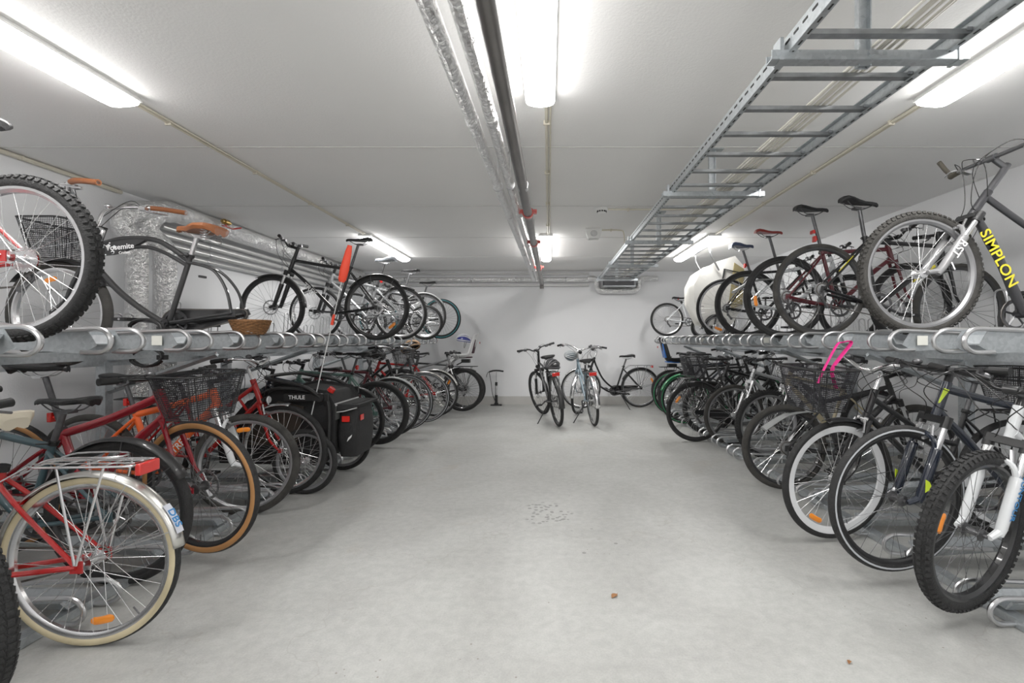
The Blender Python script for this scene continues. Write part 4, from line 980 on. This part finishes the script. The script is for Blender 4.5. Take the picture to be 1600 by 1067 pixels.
bike('R11', 'navy bicycle carrying the black and blue child seat at the far right', 'r', 1049, 7.95, .0, 0, R=.34, tw=.04, rim='black', style='diamond', col=navy, bar='flat', bw=.7, rack=blk, tail=False)
# right side, upper tier
bike('T1', 'dark grey mountain bicycle with yellow lettering filling the upper right corner', 'f', 1437, 2.6, 1.205, 180, pitch=16, R=.338, tw=.05, tire='knob_dusty', rim='grey', style='mtb', fork='susp', forkcol=gry, crown=mblk, col=paint('graphite_paint', (.03, .03, .034), .35), text=('SIMPLON', yel, .085), tpos=.56, ftext=('RST', wht, .06), bar='flat', bw=.98, barends=True, barcol=mat('bar_grey', (.20, .20, .21), .3, .9), levcol=steel(), stem=.165, crank=120, hl=.16, grip=mat('worn_grip', (.10, .09, .07), .8))
bike('T2', 'black bicycle with yellow marks and slim tyres left of the knobby tyred bike', 'r', 1280, 3.52, 1.205, 0, pitch=-8, R=.345, tw=.036, rim='black', style='diamond', col=blk, accent=yel, sh=.76, fork='rigid', disc=False, spk='black', bar='flat', bw=.95, crank=340, side='none', stem=.06, tire='dusty')
bike('T3', 'maroon bicycle with two red rear lights below its raised saddle', 'r', 1226, 3.95, 1.19, 0, pitch=-3, R=.345, tw=.045, rim='black', style='mtb', kname='diamond', col=maroon, sh=.82, stl=.48, tail=True, tail2=True, tailh=.10, bar='riser', bw=.85, refl_r=190, spk='black', disc=True)
bike('T4', 'white and black bicycle with red topped saddle and long grey mudguard', 'r', 1169, 4.85, 1.2, 0, pitch=-2, R=.345, tw=.048, rim='black', style='mtb', col=whp, fork='susp', forkcol=blk, sh=.82, clipf=greyf, sadcol=paint('red_black_saddle', (.25, .015, .01), .4), bar='flat', bw=.8, crank=100)
bike('T5', 'black bicycle with blue and grey saddle, fifth from the near end on the upper right', 'r', 1134, 5.5, 1.2, 0, R=.345, tw=.038, rim='silver', style='diamond', col=blk, sh=.80, sadcol=mat('navy_grey_vinyl', (.05, .07, .14), .4), sad='comfort', bar='flat', bw=.8, tail=True, refl_r=250)
bike('T7', 'white kids bicycle with small wheels nearest the back wall, upper right', 'r', 1042, 8.12, 1.245, 0, kid=True, kname='kids', R=.285, tw=.045, wb=.9, rim='silver', style='mtb', col=whp, bar='riser', bw=.7, sh=.5, tail=True)
# parked on the floor by the back wall
bike('B1', 'black bicycle parked on its kickstand, seen from behind, helmet on its rack', 'r', 868, 6.45, 0, 103, lean=-7, steer=14, R=.35, tw=.045, rim='black', style='diamond', col=blk, fork='susp', forkcol=blk, disc=True, rf=mblk, rack=blk, stand=True, bar='riser', bw=.95, stem=.14, sh=.66, light='head', spk='black', sad='comfort')
bike('B2', 'blue grey city bicycle parked with big red rear light and silver fender', 'r', 925, 6.5, 0, 97, lean=-5, steer=-32, R=.35, tw=.04, rim='silver', style='step', kname='city', col=bluegrey, rf=alu, rack=mblk, stand=True, bar='city', bw=1.0, stem=.13, sh=.60, light='bar', sad='comfort', ff=alu, guard=blk)
bike('B3', 'black city bicycle with curved step through frame standing against the back wall', 'r', 1000, 8.28, 0, 187, lean=-2, steer=-4, R=.345, tw=.036, rim='silver', style='swan', col=blk, rf=blk, rfa=(25, 180), rack=alu, fold_stand=False, stand=True, bar='city', bw=.85, stem=.12, sad='comfort', sh=.62, refl_r=150, guard=blk, ff=alu, ffa=(40, 175), gears=False, light='head')

# neon marks on the near right hybrid, sticker on the chrome fender
b = BIKES['R2']
o = MB().prism([(b.hb.x + .004, b.hb.z + .06), (b.hb.x + .012, b.hb.z + .06), (b.hb.x - .018, b.hb.z + .13), (b.hb.x - .045, b.hb.z + .12)], .0195, .0215).obj('neon_mark', neon, b.root, False); o.matrix_basis = b.S
for y in (-1, 1):
    q = b.hb - b.u * .33 + V((0, y * .062, 0))
    o = MB().prism([(q.x - .018, q.z - .01), (q.x + .016, q.z - .03), (q.x + .016, q.z + .03), (q.x - .004, q.z + .018)], q.y + (.0205 if y > 0 else -.0225), q.y + (.0225 if y > 0 else -.0205)).obj('neon_mark', neon, b.root, False); o.matrix_basis = b.S
b = BIKES['L1']
for (nm, txt) in (('sticker', None),):
    a0 = R_(27); R2 = b.R + .0165
    mb = MB()
    def fs(u_, v_):
        t_ = R_(17 + 20 * u_); return b.ra + V((-R2 * math.cos(t_), -.018 + .036 * v_, R2 * math.sin(t_)))
    mb.grid(fs, 6, 1); mb.obj('sticker', mat('pale_sticker', (.70, .72, .80), .4), b.root)
    c = b.ra + V((-R2 * math.cos(a0), 0, R2 * math.sin(a0))); nrm = V((-math.cos(a0), 0, math.sin(a0)))
    # letters on the fender's rounded top, reading down the fender
    dx = V((-math.sin(a0), 0, -math.cos(a0)))
    lettering('lettering', 'DBS', .044, c, dx, nrm.cross(dx), bluetext, b.root, off=.0015)

# child trailer on the left
fab = mat('black_fabric', (.014, .014, .015), .85, bump=.3, bscale=120); meshf = mat('brown_mesh_window', (.05, .038, .03), .8)
t = thing('child_trailer', 'black child trailer with white lettering and orange flag pole', 'bike trailer', (-1.9, 3.95, 0)); O = V((-1.9, 3.95, 0))
def rel(pts): return [V(p) - O for p in pts]
mb = MB(); poly = [(-2.56, .24), (-1.78, .22), (-1.70, .30), (-1.70, .66), (-1.76, .76), (-2.05, .80), (-2.35, .68), (-2.58, .42)]
mb.prism([(x - O.x, z) for x, z in poly], -.24, .26); o = mb.obj('body', fab, t, False); md = o.modifiers.new('b', 'BEVEL'); md.width = .025; md.segments = 3
MB().prism([(x - O.x, z) for x, z in [(-2.35, .36), (-1.98, .34), (-1.92, .66), (-2.12, .70), (-2.3, .58)]], -.247, -.238).obj('side_window', meshf, t, False)
for y in (-.27, .29):
    mb = MB(); mb.tube(spline([(-.62, y, .33), (-.35, y, .74), (-.10, y, .80), (.14, y, .74), (.19, y, .62), (.18, y, .3)], 5), .014, 8); mb.obj('frame_hoop', plastic(), t)
    mb = MB(); mb.box((.02, y * 1.04, .735), (.34, .02, .055)); mb.cyl((.13, y * 1.0, .735), (.13, y * 1.12, .735), .032, seg=18); o = mb.obj('side_beam', plastic(), t); 
    if y < 0: lettering('lettering', 'THULE', .042, V((-.05, y * 1.04 - .011, .735)), (1, 0, 0), (0, 0, 1), wht, o)
    ty, ri, sp_, hu = wheel_meshes(.25, .042, 'slick', 'none', 'grey', 'silver')
    w_ = link('wheel', ri, t, (.03, y * 1.2, .25))
    for n2, me in (('tire', ty), ('spokes', sp_), ('hub', hu)): link(n2, me, w_)
mb = MB(); mb.tube(spline([(.13, -.29, .735), (.0, -.29, .82), (-.25, -.28, .87), (-.32, -.2, .89), (-.32, .2, .89), (-.25, .28, .87), (.0, .30, .82), (.13, .30, .735)], 5), .015, 10); mb.obj('push_handle', foam(), t)
mb = MB(); mb.box((.207, .01, .60), (.006, .42, .11), 0); mb.obj('rear_flap', mat('olive_grey_fabric', (.09, .095, .09), .8), t)
MB().box((.213, .01, .668), (.006, .46, .022)).obj('reflective_strip', mat('reflective_tape', (.6, .6, .6), .35), t)
MB().cyl((.13, -.12, .765), (.15, -.12, .79), .03, .026, seg=16).obj('red_reflector', red_lens(), t)
mb = MB(); mb.tube([(.03, -.33, .25), (.03, .35, .25)], .012, 8); mb.tube([(-.6, -.2, .28), (-.95, -.1, .30)], .014, 8); mb.obj('axle', dark_metal(), t)
p0_, p1_ = V((.035, -.25, .56)), V((.345, -.25, 1.925))
MB().tube([p0_, p1_], [.0045, .0035], 6).obj('flag_pole', mat('white_fibreglass', (.7, .7, .7), .4), t)
d_ = p1_ - p0_; mb = MB()
mb.tube([p0_ + d_ * .995, p0_ + d_ * .96, p0_ + d_ * .86, p0_ + d_ * .80, p0_ + d_ * .785], [.018, .026, .036, .032, .02], 10, flat=.55); mb.obj('flag_sleeve', mat('orange_red_fabric', (.90, .06, .02), .55), t)
MB().tube([p0_ + d_ * .60, p0_ + d_ * .54], [.010, .012], 8).obj('orange_marker', mat('orange_red_fabric'), t)
bg = thing('cargo_bag', 'black bag with two red reflectors hanging behind the child trailer', 'bag', (-1.62, 3.98, .24))
mb = MB()
def bagf(u_, v_):
    a = 2 * PI * u_; k = .82 + .18 * math.sin(PI * min(1, v_ * 1.1)); cx, cy = math.cos(a), math.sin(a)
    e = .35; sx = abs(cx) ** e * (1 if cx > 0 else -1); sy = abs(cy) ** e * (1 if cy > 0 else -1)
    return V((sx * .085 * k, sy * .21 * k, v_ * .40 + (.03 if cx > 0 else .0) * v_))
mb.grid(bagf, 32, 8); mb.add([bagf(i / 32, 0) for i in range(32)], [tuple(range(31, -1, -1))]); mb.add([bagf(i / 32, 1) for i in range(32)], [tuple(range(32))])
mb.obj('bag_body', fab, bg)
mb = MB(); mb.prism([(-.10, .37), (.09, .40), (.11, .425), (-.10, .43)], -.215, .215); mb.obj('lid', fab, bg, False)
MB().box((-.0, -.207, .31), (.06, .006, .045)).obj('red_reflector', red_lens(), bg); MB().box((.088, -.10, .31), (.006, .06, .045)).obj('red_reflector', red_lens(), bg)
MB().tube([(-.09, -.213, .36), (0, -.216, .375), (.09, -.213, .40)], .004, 6).obj('piping', mat('reflective_tape'), bg)
MB().prism([(.01, .13), (.045, .165), (.05, .185), (.02, .16)], -.209, -.204).obj('logo', wht, bg, False)

def helmet(label, loc, rot, shell, rib, r=.115):
    o = thing('bike_helmet', label, 'helmet', loc); o.rotation_euler = rot; mb = MB()
    mb.grid(lambda u_, v_: V((r * 1.2 * math.sin(PI / 2 * v_) * math.cos(2 * PI * u_), r * .92 * math.sin(PI / 2 * v_) * math.sin(2 * PI * u_), r * .95 * math.cos(PI / 2 * v_) - (.02 if v_ > .99 else 0))), 28, 10)
    mb.obj('shell', shell, o)
    for k in range(5):
        f = (k - 2) * .40; rb = MB(); pts = []
        for j in range(15):
            a = PI * (j / 14) * .94 + .09; x = r * 1.24 * math.cos(a); yy = r * .9 * math.sin(f) * (math.sin(a) ** .5) ; z = r * 1.0 * math.sin(a) * math.cos(f) ; pts.append((x, yy, z))
        rb.tube(pts, .0105, 6, flat=.8); rb.obj('vent_rib', rib, o)
    mb = MB(); mb.tube([(r * 1.2 * math.cos(a), r * .93 * math.sin(a), 0) for a in [2 * PI * k / 24 for k in range(24)]], .009, 6, closed=True); mb.obj('rim_band', rib, o)
    mb = MB(); mb.tube(spline([(.03, r * .85, -.005), (.02, r * .5, -.10), (.02, 0, -.125), (.02, -r * .5, -.10), (.03, -r * .85, -.005)], 4), .004, 5); mb.obj('chin_strap', plastic(), o)
    return o
def child_seat(bk, label, loc, yaw, shell, pad):
    o = thing('child_seat', label, 'child seat', loc); o.rotation_euler = (0, 0, R_(yaw)); mb = MB()
    prof = [(.20, .03), (.16, .0), (.02, -.01), (-.10, .02), (-.15, .10), (-.19, .24), (-.24, .38), (-.265, .43)]
    W = [.10, .13, .145, .145, .14, .13, .115, .07]
    P2 = spline([(x, 0, z) for x, z in prof], 3); n = len(P2) - 1
    def f(u_, v_):
        i = min(int(round(u_ * n)), n); p = P2[i]; k = min(int(u_ * 7), 6); fr_ = u_ * 7 - k; wd = W[k] * (1 - fr_) + W[k + 1] * fr_
        q = -1 + 2 * v_; up_ = abs(q) ** 3 * .075 * (1 if u_ < .9 else .3)
        return V((p.x + up_ * (.1 if u_ < .45 else .9), q * wd, p.z + up_ * (1.0 if u_ < .5 else .15)))
    mb.grid(f, n, 12); sh_ = mb.obj('seat_shell', shell, o); md = sh_.modifiers.new('s', 'SOLIDIFY'); md.thickness = .012
    for y in (-1, 1):
        mb = MB(); mb.tube(spline([(.17, y * .12, .01), (.24, y * .14, -.10), (.25, y * .15, -.26), (.27, y * .15, -.33)], 4), [.026] * 10 + [.03] * 3, 8, flat=.5); mb.box((.29, y * .15, -.34), (.11, .06, .015)); mb.obj('leg_guard', shell, o)
        mb = MB(); mb.tube(spline([(-.20, y * .05, .30), (-.12, y * .05, .22), (-.05, y * .04, .06)], 4), .011, 6, flat=.3); mb.obj('harness_strap', plastic(), o)
    mb = MB(); mb.box((-.02, 0, .012), (.20, .18, .02)); mb.box((-.165, 0, .20), (.025, .17, .24), 0, Matrix.Rotation(R_(-12), 3, 'Y')); q_ = mb.obj('cushion', pad, o); 
    mb = MB(); mb.box((-.02, 0, -.05), (.14, .12, .06)); mb.tube([(.02, 0, -.06), (.14, 0, -.12)], .01, 6); mb.obj('mount', plastic(), o)
    MB().box((-.262, 0, .26), (.01, .05, .03)).obj('red_reflector', red_lens(), o)
    o.parent = bk.root; o.matrix_basis = bk.M.inverted() @ Matrix.Translation(V(loc)) @ Matrix.Rotation(R_(yaw), 4, 'Z')
    for k_ in ('label', 'category'):
        if k_ in o: del o[k_]
    o['label'] = label
    return o
b = BIKES['L14']; c = b.M @ V((b.ra.x - .0, 0, 2 * b.R + .16))
child_seat(b, 'white child seat', (c.x - .02, c.y, c.z + .03), 180, paint('white_plastic_shell', (.75, .75, .75), .35), mat('dark_padding', (.05, .02, .03), .8))
helmet('blue and white bike helmet resting in the white child seat', (c.x - .02, c.y - .06, c.z + .33), (0, R_(8), 0), paint('blue_helmet', (.02, .03, .25), .3), paint('white_rib', (.75, .75, .78), .3), .105)
b = BIKES['R11']; c = b.M @ V((b.ra.x, 0, 2 * b.R + .16))
child_seat(b, 'black and blue child seat', (c.x + .03, c.y, c.z - .04), 0, plastic(), paint('blue_padding', (.02, .14, .5), .6))
b = BIKES['B1']; c = b.M @ V((b.ra.x - .0, 0, 2 * b.R + .10))
helmet('glossy black bike helmet lying on the rack of a parked bike by the back wall', (c.x, c.y, c.z + .01), (0, 0, R_(60)), blk, mat('grey_helmet_rib', (.08, .08, .085), .3), .115)
b = BIKES['L12']; c = b.M @ (b.bc + V((-.02, .06, .0)))
helmet('black bike helmet hung over a handlebar behind the left rack baskets', (c.x + .02, c.y, c.z + .03), (R_(20), R_(30), 0), blk, mat('grey_helmet_rib'), .11)
b = BIKES['L11']; c = b.M @ (b.bc + V((.0, 0, .0)))
helmet('dark helmet with tan ribs hung on a handlebar under the upper left trays', (c.x, c.y + .05, c.z + .03), (R_(-15), R_(-25), 0), blk, mat('tan_rib', (.45, .28, .16), .5), .11)
b = BIKES['B2']; c = b.M @ (b.S @ (b.bc + V((.05, .16, -.05))))
helmet('white and blue grey helmet dangling from the handlebar of the blue grey bike', (c.x, c.y, c.z - .06), (R_(80), R_(10), R_(30)), paint('pale_helmet', (.10, .16, .19), .35), mat('pale_rib', (.4, .42, .43), .4), .085)

# white covered stroller on the upper right trays
s_ = thing('stroller', 'folded stroller under a white cover standing on the upper right trays', 'stroller', (2.1, 6.12, 1.17)); O = V((2.1, 6.12, 1.17))
mb = MB(); poly = [(1.86, 1.66), (1.86, 1.86), (1.93, 2.0), (2.08, 2.10), (2.30, 2.17), (2.40, 2.05), (2.36, 1.60), (2.25, 1.42), (1.98, 1.42)]
mb.prism([(x - O.x, z - O.z) for x, z in poly], -.22, .22); o = mb.obj('cover', mat('white_cloth', (.78, .77, .73), .8, bump=.5, bscale=9), s_); md = o.modifiers.new('b', 'BEVEL'); md.width = .05; md.segments = 4
for y in (-.235, .235):
    MB().prism([(x - O.x, z - O.z) for x, z in [(2.22, 1.55), (2.30, 2.14), (2.42, 2.06), (2.40, 1.62)]], y - .006, y + .006).obj('side_panel', mat('khaki_cloth', (.35, .29, .14), .8), s_, False)
    MB().tube([V((2.52, 6.12 + y, 1.98)) - O, V((2.18, 6.12 + y, 2.06)) - O, V((2.05, 6.12 + y, 1.33)) - O], .012, 8).obj('frame_tube', plastic(), s_)
    ty, ri, sp_, hu = wheel_meshes(.15, .04, 'slick', 'none', 'grey', 'silver')
    w_ = link('wheel', ri, s_, V((2.06, 6.12 + y * 1.15, 1.35)) - O); link('tire', ty, w_); link('spokes', sp_, w_); link('hub', hu, w_)
MB().tube([V((2.3, 6.12 - .235, 1.30)) - O, V((2.3, 6.12 + .235, 1.30)) - O], .015, 8).tube([V((2.3, 6.12, 1.30)) - O, V((2.3, 6.12, 1.62)) - O], .015, 8).tube([V((2.3, 6.12, 1.30)) - O, V((2.3, 6.12, 1.17)) - O], .013, 8).obj('foot_bar', dark_metal(), s_)
mb = MB(); hp = [(2.10, -.26, 2.04), (2.00, -.28, 2.22), (1.985, -.27, 2.30), (1.97, -.22, 2.335), (1.97, .25, 2.335), (1.985, .30, 2.30), (2.0, .31, 2.22), (2.10, .29, 2.04)]
mb.tube(spline([V((x, 6.12 + y, z)) - O for x, y, z in hp], 4), .013, 10); mb.obj('push_handle', steel(), s_)

# floor pump by the back wall
p_ = thing('floor_pump', 'black and silver floor pump standing against the back wall', 'pump', (-.95, 8.52, 0))
MB().box((0, 0, .012), (.20, .09, .018)).box((0, 0, .03), (.07, .06, .03)).obj('foot_plate', plastic(), p_, False)
MB().cyl((0, 0, .03), (0, 0, .40), .020, seg=16).obj('barrel', silver(), p_); MB().cyl((0, 0, .02), (0, 0, .19), .026, seg=16).cyl((0, 0, .36), (0, 0, .42), .024, seg=16).obj('collar', plastic(), p_)
MB().cyl((0, 0, .40), (0, 0, .61), .007, seg=8).obj('piston_rod', steel(), p_); MB().tube([(-.13, 0, .605), (-.06, 0, .625), (0, 0, .63), (.06, 0, .625), (.13, 0, .615)], .015, 8).obj('handle', plastic(), p_)
MB().tube(spline([(0, -.03, .06), (-.06, -.05, .2), (-.09, -.04, .42), (-.13, -.02, .60), (-.165, -.02, .56), (-.175, -.02, .51)], 6), .0055, 6).obj('hose', plastic(), p_)

# pink strap, wicker basket, coiled locks, leaves
pk = mat('pink_webbing', (.85, .015, .25), .6)
t = thing('strap', 'bright pink strap looped from the basket of the silver rimmed bike to the tray above', 'strap', (1.60, 2.72, 1.0)); O = V((1.60, 2.72, 1.0))
MB().tube([V(p) - O for p in spline([(1.53, 2.70, .93), (1.575, 2.70, 1.03), (1.64, 2.70, 1.15), (1.675, 2.71, 1.165), (1.735, 2.72, 1.165), (1.67, 2.73, 1.07), (1.63, 2.73, 1.0), (1.655, 2.73, .90)], 5)], .013, 8, flat=.3, up=V((0, 1, 0))).obj('webbing', pk, t)
t = thing('wicker_basket', 'brown woven wicker basket lying on the upper left trays', 'basket', (-1.93, 3.06, 1.215)); wk = mat('wicker', (.22, .10, .035), .7, var=.4, vscale=60)
mb = MB(); 
for k in range(9):
    z = .006 + k * .0125; rr2 = .085 + .042 * (k / 8) ** .7; mb.tube([(rr2 * 1.25 * math.cos(a) , rr2 * math.sin(a), z + .003 * math.sin(a * 14 + k * PI)) for a in [2 * PI * q / 56 for q in range(56)]], .0068, 5, closed=True)
mb.obj('woven_side', wk, t); MB().lathe([(0, 0), (.09, 0), (.09, .006), (0, .006)], 24, axis='z', closed=False).obj('woven_base', wk, t)
mb = MB(); mb.tube(ring((0, 0, .118), .128, 24, 'xy'), .009, 6, closed=True); mb.v = [(x * 1.24, y, z) for x, y, z in mb.v]; mb.obj('rim', wk, t); t.scale = (.74, .8, .74)
def coil(label, c, r, n, ax=0):
    c = V(c); o = thing('cable_lock', label, 'bike lock', c); pts = []
    for k in range(n * 14): a = 2 * PI * k / 14; pts.append((r * math.cos(a) * (1 + .08 * math.sin(k)), .02 * math.sin(a * .37 + k * .2) + .004 * k / 14, r * .55 * math.sin(a)))
    MB().tube(pts, .0075, 7).obj('coiled_cable', plastic(), o); MB().box((r, 0, 0), (.05, .028, .028)).obj('lock_head', plastic(), o); return o
coil('black coiled cable lock on the upper left tray under the cruiser frame', (wx(226, 2.8), 2.8, 1.245), .105, 3)
coil('black coiled cable lock hanging below the upper left tray under the cruiser', (wx(228, 2.85), 2.85, 1.075), .10, 2)
lf = mat('dry_leaf', (.28, .13, .05), .8)
for (px_, py_, lb) in ((960, 932, 'small dry brown leaf on the floor in the middle of the aisle'), (1327, 1036, 'tiny dry brown leaf on the floor near the bottom right')):
    Y_ = H * F / (py_ - VY); mb = MB(); L_ = .030 if px_ < 1000 else .016
    mb.grid(lambda u_, v_: V((L_ * (u_ - .5) * 1.6, L_ * .45 * math.sin(PI * u_) * (2 * v_ - 1), .003 + .006 * abs(2 * v_ - 1) * math.sin(PI * u_))), 8, 4)
    mb.tube([(L_ * .8, 0, .003), (L_ * 1.1, .002, .004)], .0008, 4)
    o = mb.obj('dry_leaf', lf, None, loc=(wx(px_, Y_), Y_, 0)); o.rotation_euler = (0, 0, .9); tag(o, lb, 'leaf')

# ------------------------------------------------------------------ camera, world, view
cam = bpy.data.cameras.new('camera'); co = bpy.data.objects.new('camera', cam); COL.objects.link(co)
co.location = (0, 0, H); co.rotation_euler = (PI / 2, 0, 0)
cam.sensor_width = 36; cam.lens = F / 1600 * 36; cam.shift_x = -(VX - 800) / 1600; cam.shift_y = (VY - 533.5) / 1600
cam.clip_start = .05; SC.camera = co
w = bpy.data.worlds.new('world'); SC.world = w; w.use_nodes = True
w.node_tree.nodes['Background'].inputs[0].default_value = (.8, .85, .9, 1); w.node_tree.nodes['Background'].inputs[1].default_value = .3
SC.view_settings.view_transform = 'Standard'; SC.view_settings.look = 'None'; SC.view_settings.exposure = 0.0; SC.view_settings.gamma = 1.10
SC.cycles.diffuse_bounces = 6; SC.cycles.transparent_max_bounces = 16
